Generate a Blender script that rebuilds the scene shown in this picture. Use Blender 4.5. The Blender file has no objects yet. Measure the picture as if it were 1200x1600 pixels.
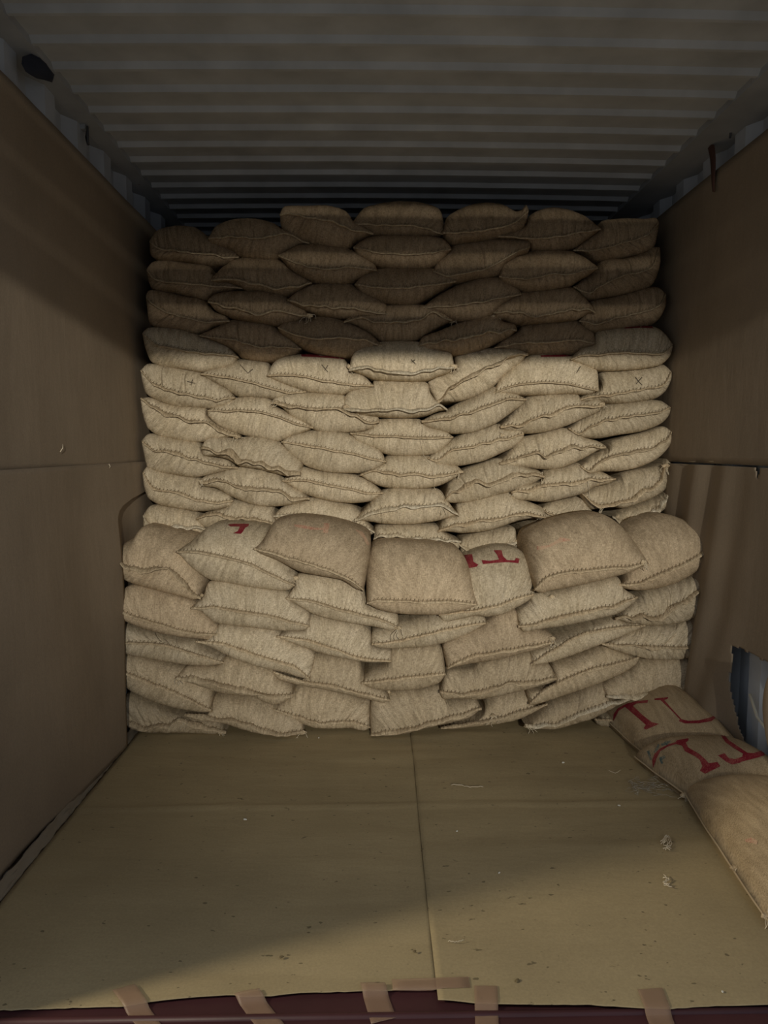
import bpy, bmesh, math, random
from mathutils import Vector, Matrix, noise
from mathutils.bvhtree import BVHTree

S = bpy.context.scene
C = S.collection
R = math.radians
rnd = random.Random(7)

# ------------------------------------------------------------------ camera
F = 1150.0                                    # focal length in pixels of the 1200x1600 frame
PITCH, YAW, CAMH = 4.97, 1.10, 1.21
cd = bpy.data.cameras.new('camera')
cam = bpy.data.objects.new('camera', cd)
C.objects.link(cam)
cam.location = (0, 0, CAMH)
cam.rotation_euler = (R(90 - PITCH), 0, R(-YAW))
cd.sensor_fit = 'VERTICAL'
cd.sensor_height = 36.0
cd.sensor_width = 27.0
cd.lens = F / 1600 * 36.0
cd.clip_start = 0.05
S.camera = cam
CM = cam.rotation_euler.to_matrix()
EYE = Vector((0, 0, CAMH))

# ------------------------------------------------------------------ world, lamps, exposure
w = bpy.data.worlds.new('world')
S.world = w
w.use_nodes = True
w.node_tree.nodes['Background'].inputs[0].default_value = (0.80, 0.88, 1.0, 1)
w.node_tree.nodes['Background'].inputs[1].default_value = 0.47

def lamp(name, kind, loc, target, energy, color, **kw):
    d = bpy.data.lights.new(name, kind)
    d.energy = energy
    d.color = color
    for k, v in kw.items():
        setattr(d, k, v)
    o = bpy.data.objects.new(name, d)
    C.objects.link(o)
    o.location = loc
    o.rotation_euler = (Vector(target) - Vector(loc)).to_track_quat('-Z', 'Y').to_euler()
    return o

# yard flood light with its upper edge cut by the unseen panel added behind the camera
lamp('flood_light', 'SPOT', (0.70, -4.2, 2.225), (0.12, 3.2, 1.36), 1330, (1.0, 0.95, 0.83),
     spot_size=R(31), spot_blend=1.0, shadow_soft_size=0.025)
# lamp of the dock, left of the open container doors
lamp('dock_lamp', 'AREA', (-4.6, 0.10, 2.9), (0.6, 2.0, 0.2), 155, (1.0, 0.88, 0.66), shape='DISK', size=0.45)

S.view_settings.view_transform = 'Standard'
S.view_settings.look = 'None'
S.view_settings.gamma = 1
S.view_settings.use_curve_mapping = False
S.view_settings.exposure = 0.06

# ------------------------------------------------------------------ helpers
def ray(px, py):
    d = CM @ Vector(((px - 600) / F, -(py - 800) / F, -1.0))
    return d

def at_y(px, py, Y):
    d = ray(px, py)
    return EYE + d * (Y / d.y)

def at_z(px, py, Z):
    d = ray(px, py)
    return EYE + d * ((Z - CAMH) / d.z)

def at_x(px, py, X):
    d = ray(px, py)
    return EYE + d * (X / d.x)

def mesh_obj(name, verts, faces, mat, parent=None, uvs=None, smooth=True, loc=None):
    me = bpy.data.meshes.new(name)
    if loc is not None:
        L = Vector(loc)
        verts = [Vector(v) - L for v in verts]
    me.from_pydata([tuple(v) for v in verts], [], faces)
    if uvs:
        ul = me.uv_layers.new(name='UVMap')
        for p in me.polygons:
            for li in p.loop_indices:
                ul.data[li].uv = uvs[me.loops[li].vertex_index]
    if smooth:
        me.polygons.foreach_set('use_smooth', [True] * len(me.polygons))
    me.materials.append(mat)
    me.update()
    o = bpy.data.objects.new(name, me)
    C.objects.link(o)
    if parent is not None:
        o.parent = parent
    elif loc is not None:
        o.location = loc
    return o

def empty(name, loc):
    o = bpy.data.objects.new(name, None)
    C.objects.link(o)
    o.location = loc
    o.empty_display_size = 0.05
    return o

def tag(o, label=None, cat=None, group=None, kind=None):
    if label: o['label'] = label
    if cat: o['category'] = cat
    if group: o['group'] = group
    if kind: o['kind'] = kind
    return o

def catmull(pts, n=10):
    """dense smooth curve through 2D/3D points"""
    P = [Vector(p) for p in pts]
    P = [P[0] * 2 - P[1]] + P + [P[-1] * 2 - P[-2]]
    out = []
    for i in range(1, len(P) - 2):
        a, b, c, d = P[i - 1], P[i], P[i + 1], P[i + 2]
        for k in range(n):
            t = k / n
            q = 0.5 * ((2 * b) + (c - a) * t + (2 * a - 5 * b + 4 * c - d) * t * t + (3 * b - a - 3 * c + d) * t ** 3)
            # keep the curve close to the polyline
            l = b.lerp(c, t)
            out.append(l.lerp(q, 0.75))
    out.append(P[-2].copy())
    return out

def resample(pts, n):
    L = [0.0]
    for a, b in zip(pts, pts[1:]):
        L.append(L[-1] + (b - a).length)
    tot = L[-1] or 1e-6
    out, j = [], 0
    for i in range(n + 1):
        s = tot * i / n
        while j < len(pts) - 2 and L[j + 1] < s:
            j += 1
        seg = L[j + 1] - L[j] or 1e-6
        out.append(pts[j].lerp(pts[j + 1], min(1, max(0, (s - L[j]) / seg))))
    return out

def tube(bmv, bmf, pts, r, seg=6, close=True):
    base = len(bmv)
    n = len(pts)
    for i, p in enumerate(pts):
        t = (pts[min(i + 1, n - 1)] - pts[max(i - 1, 0)])
        if t.length < 1e-9:
            t = Vector((1, 0, 0))
        t.normalize()
        a = t.cross(Vector((0, 1, 0.01)))
        if a.length < 1e-3:
            a = t.cross(Vector((0, 0, 1)))
        a.normalize()
        b = t.cross(a)
        rr = r(i / max(1, n - 1)) if callable(r) else r
        for k in range(seg):
            an = 2 * math.pi * k / seg
            bmv.append(p + (a * math.cos(an) + b * math.sin(an)) * rr)
    for i in range(n - 1):
        for k in range(seg):
            k2 = (k + 1) % seg
            bmf.append((base + i * seg + k, base + i * seg + k2, base + (i + 1) * seg + k2, base + (i + 1) * seg + k))
    bmf.append(tuple(base + k for k in range(seg))[::-1])
    bmf.append(tuple(base + (n - 1) * seg + k for k in range(seg)))

def boxgeo(v, f, x0, x1, y0, y1, z0, z1):
    b = len(v)
    for z in (z0, z1):
        for x, y in ((x0, y0), (x1, y0), (x1, y1), (x0, y1)):
            v.append(Vector((x, y, z)))
    for q in ((3, 2, 1, 0), (4, 5, 6, 7), (0, 1, 5, 4), (1, 2, 6, 5), (2, 3, 7, 6), (3, 0, 4, 7)):
        f.append(tuple(b + i for i in q))

def box(name, x0, x1, y0, y1, z0, z1, mat, parent=None):
    v, f = [], []
    boxgeo(v, f, x0, x1, y0, y1, z0, z1)
    return mesh_obj(name, v, f, mat, parent, smooth=False)

# ------------------------------------------------------------------ materials
class NT:
    def __init__(self, name, base=(.5, .5, .5), rough=.8, spec=.3, metal=0):
        self.m = bpy.data.materials.new(name)
        self.m.use_nodes = True
        self.t = self.m.node_tree
        self.b = self.t.nodes['Principled BSDF']
        self.b.inputs['Base Color'].default_value = (*base, 1)
        self.b.inputs['Roughness'].default_value = rough
        self.b.inputs['Specular IOR Level'].default_value = spec
        self.b.inputs['Metallic'].default_value = metal
    def n(self, kind, **kw):
        nd = self.t.nodes.new(kind)
        for k, v in kw.items():
            if k in nd.inputs.keys():
                nd.inputs[k].default_value = v
            else:
                setattr(nd, k, v)
        return nd
    def l(self, a, b):
        self.t.links.new(a, b)
    def coord(self, out='Object', scale=(1, 1, 1)):
        tc = self.n('ShaderNodeTexCoord')
        mp = self.n('ShaderNodeMapping')
        mp.inputs['Scale'].default_value = scale
        self.l(tc.outputs[out], mp.inputs[0])
        return mp.outputs[0]
    def noise(self, vec, scale, detail=3, rough=.55):
        nd = self.n('ShaderNodeTexNoise')
        nd.inputs['Scale'].default_value = scale
        nd.inputs['Detail'].default_value = detail
        nd.inputs['Roughness'].default_value = rough
        self.l(vec, nd.inputs['Vector'])
        return nd.outputs['Fac']
    def ramp(self, fac, stops):
        nd = self.n('ShaderNodeValToRGB')
        e = nd.color_ramp.elements
        while len(e) < len(stops):
            e.new(0.5)
        for i, (p, c) in enumerate(stops):
            e[i].position = p
            e[i].color = (*c, 1) if len(c) == 3 else c
        self.l(fac, nd.inputs[0])
        return nd.outputs[0]
    def mix(self, fac, a, b, mode='MIX'):
        nd = self.n('ShaderNodeMix', data_type='RGBA', blend_type=mode)
        for k, v in ((0, fac), (6, a), (7, b)):
            if hasattr(v, 'is_linked') or isinstance(v, bpy.types.NodeSocket):
                self.l(v, nd.inputs[k])
            else:
                nd.inputs[k].default_value = v if k == 0 else (*v, 1)
        return nd.outputs[2]
    def math(self, op, a, b=0.0):
        nd = self.n('ShaderNodeMath', operation=op)
        for k, v in ((0, a), (1, b)):
            if isinstance(v, bpy.types.NodeSocket):
                self.l(v, nd.inputs[k])
            else:
                nd.inputs[k].default_value = v
        return nd.outputs[0]
    def bump(self, h, strength=.3, dist=.002, prev=None):
        nd = self.n('ShaderNodeBump')
        nd.inputs['Strength'].default_value = strength
        nd.inputs['Distance'].default_value = dist
        self.l(h, nd.inputs['Height'])
        if prev is not None:
            self.l(prev, nd.inputs['Normal'])
        return nd.outputs[0]

def burlap(name, base, dark, wrink=.62, fine=1):
    m = NT(name, base, .92, .12)
    uv = m.coord('UV')
    ux = m.coord('UV', (460, 60, 1) if fine == 1 else (900, 170, 1))
    uy = m.coord('UV', (60, 460, 1) if fine == 1 else (170, 900, 1))
    wx = m.noise(ux, 1.0, 2)
    wy = m.noise(uy, 1.0, 2)
    weave = m.math('ADD', wx, wy)
    weave = m.math('MULTIPLY', weave, .5)
    obj = m.coord('Object')
    big = m.noise(obj, 7.0, 3)
    col = m.ramp(big, [(.30, dark), (.68, base)])
    info = m.n('ShaderNodeObjectInfo')
    hs = m.n('ShaderNodeHueSaturation')
    v = m.math('MULTIPLY', info.outputs['Random'], .22)
    v = m.math('ADD', v, .90)
    m.l(v, hs.inputs['Value'])
    m.l(col, hs.inputs['Color'])
    fib = m.ramp(weave, [(.36, (.56, .54, .51)), (.62, (1.20, 1.20, 1.19))])
    col = m.mix(1.0, hs.outputs[0], fib, 'MULTIPLY')
    st_ = m.ramp(m.noise(m.coord('UV', (75, 9, 1)), 1.0, 3), [(.36, (.85, .84, .82)), (.64, (1.10, 1.10, 1.10))])
    col = m.mix(1.0, col, st_, 'MULTIPLY')
    m.l(col, m.b.inputs['Base Color'])
    wr = m.noise(m.coord('UV', (30, 6, 1)), 1.0, 3)
    n0 = m.bump(wr, wrink, .014)
    cr = m.noise(m.coord('UV', (24, 3.2, 1)), 1.0, 2, .4)
    cr = m.math('ABSOLUTE', m.math('SUBTRACT', cr, .5))
    cr = m.math('MINIMUM', m.math('MULTIPLY', cr, 9.0), 1.0)
    cr = m.math('POWER', cr, .6)
    n1 = m.bump(cr, wrink * .9, .006, n0)
    n2 = m.bump(weave, .55, .0022, n1)
    m.l(n2, m.b.inputs['Normal'])
    return m.m

M = {}
M['burlap'] = burlap('burlap', (.590, .500, .368), (.505, .415, .285))
M['burlap_brown'] = burlap('burlap_brown', (.42, .315, .205), (.34, .245, .150))  # same cloth with shade put into its colour, for sacks above the light edge
M['burlap_tan'] = burlap('burlap_tan', (.555, .455, .32), (.47, .375, .25), .5)
M['burlap_flat'] = burlap('burlap_flat', (.47, .365, .235), (.40, .305, .190), .10, 2)
M['burlap_coarse'] = burlap('burlap_coarse', (.51, .405, .280), (.43, .335, .225), .25)
M['hem'] = burlap('burlap_hem', (.58, .47, .32), (.48, .37, .24))
M['hem_pale'] = burlap('burlap_hem_pale', (.70, .63, .50), (.58, .48, .33))
mt = NT('stitching_thread', (.26, .200, .125), .9, .1); M['thread'] = mt.m
mt = NT('pale_twine', (.66, .57, .42), .85, .2); M['twine'] = mt.m

def ink(name, col, cloth, lo, hi):
    m = NT(name, col, .8, .25)
    wv = m.noise(m.coord('Object', (1, 1, 1)), 260, 2)
    bl = m.noise(m.coord('Object', (1, 1, 1)), 22, 3)
    s = m.math('ADD', m.math('MULTIPLY', wv, .6), m.math('MULTIPLY', bl, .5))
    f = m.ramp(s, [(lo, (0, 0, 0)), (hi, (1, 1, 1))])
    m.l(m.mix(f, col, cloth), m.b.inputs['Base Color'])
    return m.m
M['ink_red'] = ink('red_ink', (.20, .010, .022), (.34, .10, .08), .50, .75)
M['ink_faded'] = ink('faded_red_ink', (.33, .07, .05), (.50, .35, .23), .38, .58)
M['ink_pen'] = ink('dark_pen', (.07, .055, .04), (.25, .19, .12), .5, .8)
M['ink_blue'] = ink('blue_green_ink', (.035, .09, .10), (.30, .26, .18), .45, .66)

def kraft(name, base, spots=False):
    m = NT(name, base, .72, .25)
    o = m.coord('Object')
    big = m.noise(m.coord('Object', (1.0, 1.0, 1.0)), 2.3, 4)
    d = tuple(c * .86 for c in base)
    l = tuple(min(1, c * 1.08) for c in base)
    col = m.ramp(big, [(.3, d), (.7, l)])
    fine = m.noise(o, 160, 2)
    fr = m.ramp(fine, [(.3, (.92, .92, .92)), (.7, (1.06, 1.06, 1.06))])
    col = m.mix(1.0, col, fr, 'MULTIPLY')
    if spots:
        sp = m.noise(m.coord('Object', (1, 1.6, 1)), 42, 2, .4)
        sf = m.ramp(sp, [(.715, (0, 0, 0)), (.75, (1, 1, 1))])
        col = m.mix(sf, col, tuple(c * .45 for c in base))
    m.l(col, m.b.inputs['Base Color'])
    h = m.noise(m.coord('Object', (1, 3, 1)), 4, 4)
    n1 = m.bump(h, .25, .012)
    n2 = m.bump(fine, .12, .001, n1)
    m.l(n2, m.b.inputs['Normal'])
    return m.m
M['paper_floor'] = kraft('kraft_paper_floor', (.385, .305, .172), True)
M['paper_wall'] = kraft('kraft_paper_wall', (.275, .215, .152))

def paint(name, base, rough=.5, rust=0):
    m = NT(name, base, rough, .4)
    n = m.noise(m.coord('Object'), 5, 4)
    col = m.ramp(n, [(.3, tuple(c * .8 for c in base)), (.7, tuple(c * 1.1 for c in base))])
    if rust:
        r = m.noise(m.coord('Object', (1, 1, .35)), 11, 5, .7)
        col = m.mix(m.ramp(r, [(.66, (0, 0, 0)), (.74, (1, 1, 1))]), col, (.16, .07, .03))
    m.l(col, m.b.inputs['Base Color'])
    m.l(m.bump(m.noise(m.coord('Object'), 60, 3), .15, .002), m.b.inputs['Normal'])
    return m.m
M['steel_wall'] = paint('grey_blue_paint', (.46, .49, .53), .55)
M['steel_roof'] = paint('grey_roof_paint', (.465, .48, .49), .55)
M['rail'] = paint('grey_rail_paint', (.36, .37, .38), .55, 1)
M['maroon'] = paint('maroon_steel', (.060, .020, .023), .5, 0)
M['plywood'] = paint('plywood', (.20, .13, .08), .8)
M['concrete'] = paint('concrete', (.30, .29, .27), .9)
M['dark_metal'] = paint('dark_metal', (.06, .06, .065), .5)
M['navy'] = paint('navy_black_patch', (.018, .024, .045), .6)
M['rust_red'] = paint('rust_red', (.085, .038, .028), .8)
M['blocker'] = paint('blocker_steel', (.30, .31, .32), .5)
mt = NT('tape', (.42, .27, .18), .42, .5)
mt.b.inputs['Alpha'].default_value = .42
M['tape'] = mt.m
mt = NT('plastic_film', (.22, .185, .14), .35, .5); mt.b.inputs['Alpha'].default_value = .9; M['film'] = mt.m
mt = NT('fluff', (.50, .46, .38), .9, .1); mt.b.inputs['Alpha'].default_value = .35; M['fluff'] = mt.m
M['scrap'] = NT('white_scrap', (.7, .68, .58), .8, .2).m
M['bean'] = NT('bean', (.16, .12, .06), .6, .3).m

# ------------------------------------------------------------------ container shell (structure)
XL, XR = -1.048, 1.372           # crests of the corrugated side walls
Y0, Y1 = 1.42, 7.35
ZC = 2.39

def st(o):
    o['kind'] = 'structure'
    return o

st(box('floor', XL - .05, XR + .05, 1.60, Y1, -.06, -.001, M['plywood']))
st(box('trim_1', XL - .05, XR + .05, 1.38, 1.60, -.12, -.0005, M['maroon']))
v, f = [], []
tube(v, f, [Vector((XL - .03, 1.475, -.004)), Vector((.2, 1.475, -.004)), Vector((XR + .03, 1.475, -.004))], .010, 10)
st(mesh_obj('trim_2', v, f, M['maroon']))

# roof: transverse corrugations
def corr(prof, period, a, b):
    pts, t = [], a
    while t < b:
        for dt, h in prof:
            if t + dt <= b:
                pts.append((t + dt, h))
        t += period
    pts.append((b, prof[0][1]))
    return pts
pr = corr([(0, 0), (.086, 0), (.102, -.016), (.116, -.016), (.134, 0)], .149, 1.43, Y1)
v, f = [], []
xs = [XL + .0, -.6, -.1, .3, .8, XR]
for y, h in pr:
    for x in xs:
        v.append(Vector((x, y, ZC + .010 + h + .012 * math.cos((x - .16) * 1.2))))
nx = len(xs)
for i in range(len(pr) - 1):
    for k in range(nx - 1):
        f.append((i * nx + k, i * nx + k + 1, (i + 1) * nx + k + 1, (i + 1) * nx + k))
o = st(mesh_obj('ceiling', v, f, M['steel_roof'], smooth=False))
md = o.modifiers.new('s', 'SOLIDIFY'); md.thickness = .012; md.offset = 1

def side(name, X, sgn):
    prf = corr([(0, 0), (.07, 0), (.125, .036), (.205, .036), (.26, 0)], .265, 1.44, Y1)
    v, f = [], []
    for y, h in prf:
        for z in (-.02, 2.40):
            v.append(Vector((X + sgn * h, y, z)))
    for i in range(len(prf) - 1):
        f.append((2 * i, 2 * i + 1, 2 * i + 3, 2 * i + 2))
    o = st(mesh_obj(name, v, f, M['steel_wall'], smooth=False))
    md = o.modifiers.new('s', 'SOLIDIFY'); md.thickness = .01; md.offset = 0
side('wall_left', XL, -1)
side('wall_right', XR, 1)
st(box('wall_back', XL - .05, XR + .05, Y1, Y1 + .04, -.02, 2.42, M['steel_wall']))

# top rails: a sloping plate between roof and side wall
def prism(name, prof, y0, y1, mat, parent=None):
    n = len(prof)
    v = [Vector((x, y, z)) for y in (y0, y1) for x, z in prof]
    f = [tuple(range(n))[::-1], tuple(range(n, 2 * n))]
    for i in range(n):
        j = (i + 1) % n
        f.append((i, j, n + j, n + i))
    return mesh_obj(name, v, f, mat, parent, smooth=False)
st(prism('trim_3', [(XL - .05, 2.372), (XL + .004, 2.372), (-.985, 2.380), (-.985, 2.44), (XL - .05, 2.44)], 1.44, Y1, M['rail']))
st(prism('trim_4', [(XR + .05, 2.374), (XR - .004, 2.374), (1.236, 2.380), (1.236, 2.44), (XR + .05, 2.44)], 1.44, Y1, M['rail']))
# front frame: posts and header of the door opening
st(box('trim_5', XL - .14, -1.034, 1.38, 1.50, -.12, 2.52, M['maroon']))
st(box('trim_6', 1.358, XR + .14, 1.38, 1.50, -.12, 2.52, M['maroon']))
st(box('trim_7', XL - .14, XR + .14, 1.38, 1.50, 2.29, 2.52, M['maroon']))
# the dock the photographer stands on, and an unseen slatted panel added to cut the flood light
st(box('floor_dock', -6.0, 7.0, -6.0, 1.37, -.22, -.12, M['concrete']))
sh = []
v, f = [], []
for i in range(9):
    z0 = 1.955 + i * .09
    boxgeo(v, f, -3.2, 3.6, -1.03, -1.0 + .012 * (i % 2), z0, z0 + .085)
st(mesh_obj('light_blocker', v, f, M['blocker'], smooth=False))

# ------------------------------------------------------------------ wall liners
def sheet(name, grid, mat, parent=None, thick=.003):
    """grid: rows of points"""
    nr, nc = len(grid), len(grid[0])
    v = [p for row in grid for p in row]
    f = [(i * nc + k, i * nc + k + 1, (i + 1) * nc + k + 1, (i + 1) * nc + k) for i in range(nr - 1) for k in range(nc - 1)
         if grid[i][k] is not None]
    o = mesh_obj(name, v, f, mat, parent)
    if thick:
        md = o.modifiers.new('s', 'SOLIDIFY'); md.thickness = thick; md.offset = 0
    return o

def nz(x, y, z, s=1.0):
    return noise.noise(Vector((x * s, y * s, z * s)))

# left, upper sheet
g = []
for i in range(41):
    z = 1.135 + (2.245 - 1.135) * i / 40
    row = []
    for k in range(81):
        y = 1.53 + (4.1 - 1.53) * k / 80
        x = -1.019 + .008 * nz(0, y * 1.3, z * 1.1) + .004 * nz(3, y * 4, z * .8)
        row.append(Vector((x, y, z)))
    g.append(row)
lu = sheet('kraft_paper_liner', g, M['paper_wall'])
tag(lu, 'upper brown kraft paper sheet lining the left wall of the container', 'paper liner')
# left, lower sheet: bulges inwards at its free far edge
g = []
for i in range(61):
    t = i / 60
    z = .028 + (1.150 - .028) * t
    yend = 2.90 + .04 * math.sin(t * 3)
    yend += 1.0 / (1 + math.exp(-(t - .89) / .016))
    row = []
    for k in range(81):
        u = k / 80
        y = 1.53 + (yend - 1.53) * u
        fold = .030 * math.exp(-((y - 2.95) / .22) ** 2) * math.sin(min(1, (1 - t) * 1.5) * math.pi / 2)
        x = -1.012 + fold + .012 * nz(7, y * 1.5, z * 1.4) + .014 * math.sin(y * 5.2 + z * 4.5) * (1 - t) ** .7
        zz = z - .022 * (1 - t) * (u - .2)
        row.append(Vector((x, y, zz)))
    g.append(row)
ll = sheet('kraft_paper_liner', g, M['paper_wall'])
tag(ll, 'lower brown kraft paper sheet on the left wall with a loose far edge', 'paper liner')
# left, inner strip behind the front stack
g = []
for i in range(31):
    z = .60 + .56 * i / 30
    row = []
    for k in range(31):
        y = 2.80 + 1.2 * k / 30
        x = -1.022 + .010 * math.sin(y * 17 + z * 2) * (1 - i / 30)
        row.append(Vector((x, y, z)))
    g.append(row)
l3 = sheet('kraft_paper_liner', g, M['paper_wall'])
tag(l3, 'short creased brown paper strip in left corner between both sack stacks', 'paper liner')

# right, upper sheet
g = []
for i in range(41):
    z = 1.150 + (2.275 - 1.150) * i / 40
    row = []
    for k in range(81):
        y = 1.53 + (4.1 - 1.53) * k / 80
        x = 1.337 - .008 * nz(11, y * 1.3, z * 1.1)
        row.append(Vector((x, y, z)))
    g.append(row)
ru = sheet('kraft_paper_liner', g, M['paper_wall'])
tag(ru, 'upper brown kraft paper sheet lining the right wall of the container', 'paper liner')
# right, lower sheet with a torn hole near the floor sacks and vertical folds by the stack
g = []
def hole(y, z):
    # the torn opening near the floor, stretched out of view to let light in, and the small triangular nick under the seam
    if z < .497 + .006 * nz(5, y * 30, 0) and 1.75 < y < 2.60 + .02 * nz(1, z * 20, 2) - max(0, .33 - z) * .55 and z > .10:
        return True
    return 2.485 < y < 2.520 and 1.105 < z < 1.143 and (1.143 - z) < (.042 - abs(y - 2.502) * 2.4)
NR, NC = 190, 260
for i in range(NR + 1):
    t = i / NR
    z = .03 + (1.143 - .03) * t
    row = []
    for k in range(NC + 1):
        y = 1.53 + (4.1 - 1.53) * k / NC
        near = math.exp(-((y - 2.95) / .28) ** 2)
        folds = .014 * math.sin(y * 26 + z * 5.5) * near
        low = .085 * math.exp(-((y - 2.78) / .16) ** 2) * max(0, 1 - t * 1.9) ** 1.2
        x = 1.330 - .012 * nz(17, y * 1.5, z * 1.4) - folds * (1 - .3 * t) - low
        row.append(Vector((x, y, z)))
    g.append(row)
v = [p for row in g for p in row]
f = []
nc = NC + 1
for i in range(NR):
    for k in range(NC):
        c = (g[i][k] + g[i + 1][k + 1]) / 2
        if not hole(c.y, c.z):
            f.append((i * nc + k, i * nc + k + 1, (i + 1) * nc + k + 1, (i + 1) * nc + k))
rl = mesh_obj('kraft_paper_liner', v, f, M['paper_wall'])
md = rl.modifiers.new('s', 'SOLIDIFY'); md.thickness = .003; md.offset = 0
tag(rl, 'lower brown kraft paper sheet on the right wall with a torn hole', 'paper liner')
# slits in the paper along the right seam
for (a, b) in (((1069, 722), (1087, 721)), ((1100, 722), (1115, 721))):
    p, q = at_x(*a, 1.318), at_x(*b, 1.318)
    v, f = [], []
    tube(v, f, [p, (p + q) / 2 + Vector((0, 0, .001)), q], lambda t: .0022 * math.sin(math.pi * (.1 + .8 * t)), 5)
    o = mesh_obj('slit', v, f, M['thread'], rl)
# staples/straw stuck in the left sheet
for (a, b) in (((94, 706), (98, 694)), ((170, 725), (171, 732))):
    p, q = at_x(*a, -1.010), at_x(*b, -1.010)
    v, f = [], []
    tube(v, f, [p, (p + q) / 2 + Vector((.004, 0, 0)), q], .0014, 5)
    mesh_obj('staple', v, f, M['twine'], lu)

# crumpled plastic strip in the left floor corner
g = []
for i in range(7):
    row = []
    for k in range(161):
        y = 1.53 + (3.25 - 1.53) * k / 160
        t = i / 6
        x = -1.010 + .022 * t + .006 * nz(y * 13, t * 2.2, 3)
        z = .026 * (1 - t) ** 1.4 + .004 + .010 * abs(nz(y * 19, t * 3, 9))
        row.append(Vector((x, y, z)))
    g.append(row)
ps = sheet('plastic_strip', g, M['film'], thick=.001)
tag(ps, 'crumpled plastic strip along the foot of the left wall', 'plastic strip')

# ------------------------------------------------------------------ floor paper
seam = [(640, 1135), (648, 1200), (653, 1262), (660, 1330), (670, 1430), (683, 1547)]
sw = [at_z(x, y, .004) for x, y in seam]
def seam_x(y):
    P = sorted(sw, key=lambda p: p.y)
    if y <= P[0].y: a, b = P[0], P[1]
    elif y >= P[-1].y: a, b = P[-2], P[-1]
    else:
        for a, b in zip(P, P[1:]):
            if a.y <= y <= b.y: break
    return a.x + (b.x - a.x) * (y - a.y) / (b.y - a.y)
le = [(-60, 1580), (0, 1579), (75, 1577), (130, 1575), (195, 1574), (240, 1566), (300, 1560), (365, 1556), (372, 1560), (425, 1558), (465, 1553), (565, 1550), (600, 1549), (670, 1546), (686, 1547)]
re_ = [(687, 1566), (715, 1568), (745, 1572), (780, 1573), (850, 1574), (920, 1574), (1000, 1579), (1050, 1580), (1100, 1576), (1200, 1573), (1300, 1571)]
def edge(pts):
    W = [at_z(x, y, .004) for x, y in pts]
    def fn(x):
        if x <= W[0].x: return W[0].y
        if x >= W[-1].x: return W[-1].y
        for a, b in zip(W, W[1:]):
            if a.x <= x <= b.x:
                return a.y + (b.y - a.y) * (x - a.x) / max(1e-6, b.x - a.x)
    return fn
fl, fr = edge(le), edge(re_)
def floor_sheet(x_a, x_b, fe, zb, label, sd):
    g = []
    for i in range(141):
        row = []
        for k in range(71):
            u = k / 70
            yy = i / 140
            y = 1.55 + (3.9 - 1.55) * yy ** 1.3
            xa = x_a(y); xb = x_b(y)
            x = xa + (xb - xa) * u
            ye = fe(x) + .002 * nz(x * 60, 0, sd)
            y = ye + (3.9 - ye) * yy ** 1.3
            xa = x_a(y); xb = x_b(y)
            x = xa + (xb - xa) * u
            z = zb + .0045 * abs(nz(x * 1.2, y * 7, sd)) + .005 * math.exp(-((y - 2.392 - .01 * nz(x, 0, 4)) / .010) ** 2)
            z += .004 * math.exp(-((y - 2.13 - .03 * nz(x * 2, 0, 8)) / .03) ** 2) * max(0, min(1, (x - .25) * 2))
            row.append(Vector((x, y, z)))
        g.append(row)
    o = sheet('kraft_paper_sheet', g, M['paper_floor'], thick=.0012)
    tag(o, label, 'paper sheet')
    return o
floor_sheet(lambda y: -.985, lambda y: seam_x(y) + .006, fl, .004, 'left sheet of brown kraft paper covering the container floor', 2)
fs = floor_sheet(lambda y: seam_x(y) - .001, lambda y: 1.345, fr, .0078, 'right sheet of brown kraft paper covering the floor beside the loose sacks', 5)

# tapes over the front edge of the paper
def tape(pts, label, z=.0135):
    # pts: four pixel corners, sliced lengthwise
    A = [at_z(*p, z) for p in pts]
    g = []
    for i in range(15):
        t = i / 14
        a = A[0].lerp(A[3], t); b = A[1].lerp(A[2], t)
        row = []
        for k in range(7):
            p = a.lerp(b, k / 6)
            ye = (fl if p.x < sw[-1].x else fr)(p.x)
            drop = 1 / (1 + math.exp((p.y - ye + .006) / .003))
            p.z = z - (z - .002) * drop + .0008 * nz(p.x * 60, p.y * 60, 2)
            row.append(p)
        g.append(row)
    o = sheet('adhesive_tape', g, M['tape'], thick=.0006)
    tag(o, label, 'tape', 'strips of tape holding the floor paper to the sill')
tape([(175, 1547), (211, 1537), (257, 1600), (220, 1604)], 'leftmost tan tape strip across the front edge of the floor paper')
tape([(366, 1551), (405, 1544), (444, 1592), (404, 1602)], 'second tan tape strip from the left on the maroon sill')
tape([(563, 1535), (602, 1535), (619, 1582), (580, 1592)], 'tan tape strip third from the left, just left of the paper joint')
tape([(741, 1540), (777, 1540), (780, 1606), (743, 1606)], 'upright tan tape strip just right of the paper joint')
tape([(996, 1546), (1035, 1543), (1060, 1606), (1020, 1606)], 'rightmost tan tape strip across the front edge of the floor paper')
tape([(612, 1530), (732, 1526), (735, 1543), (614, 1545)], 'horizontal tan tape strip laid over the joint between both floor papers', .0125)

# ------------------------------------------------------------------ sacks
def crop(ox, oy, s):
    return lambda P: [(ox + x * s, oy + y * s) for x, y in P]
K = {1: crop(200, 300, .36667), 2: crop(620, 300, .36667), 3: crop(200, 550, .36667), 4: crop(620, 550, .36667),
     5: crop(160, 790, .41667), 6: crop(640, 790, .41667), 0: crop(0, 0, 1.0), 7: crop(900, 1020, .275)}

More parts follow.
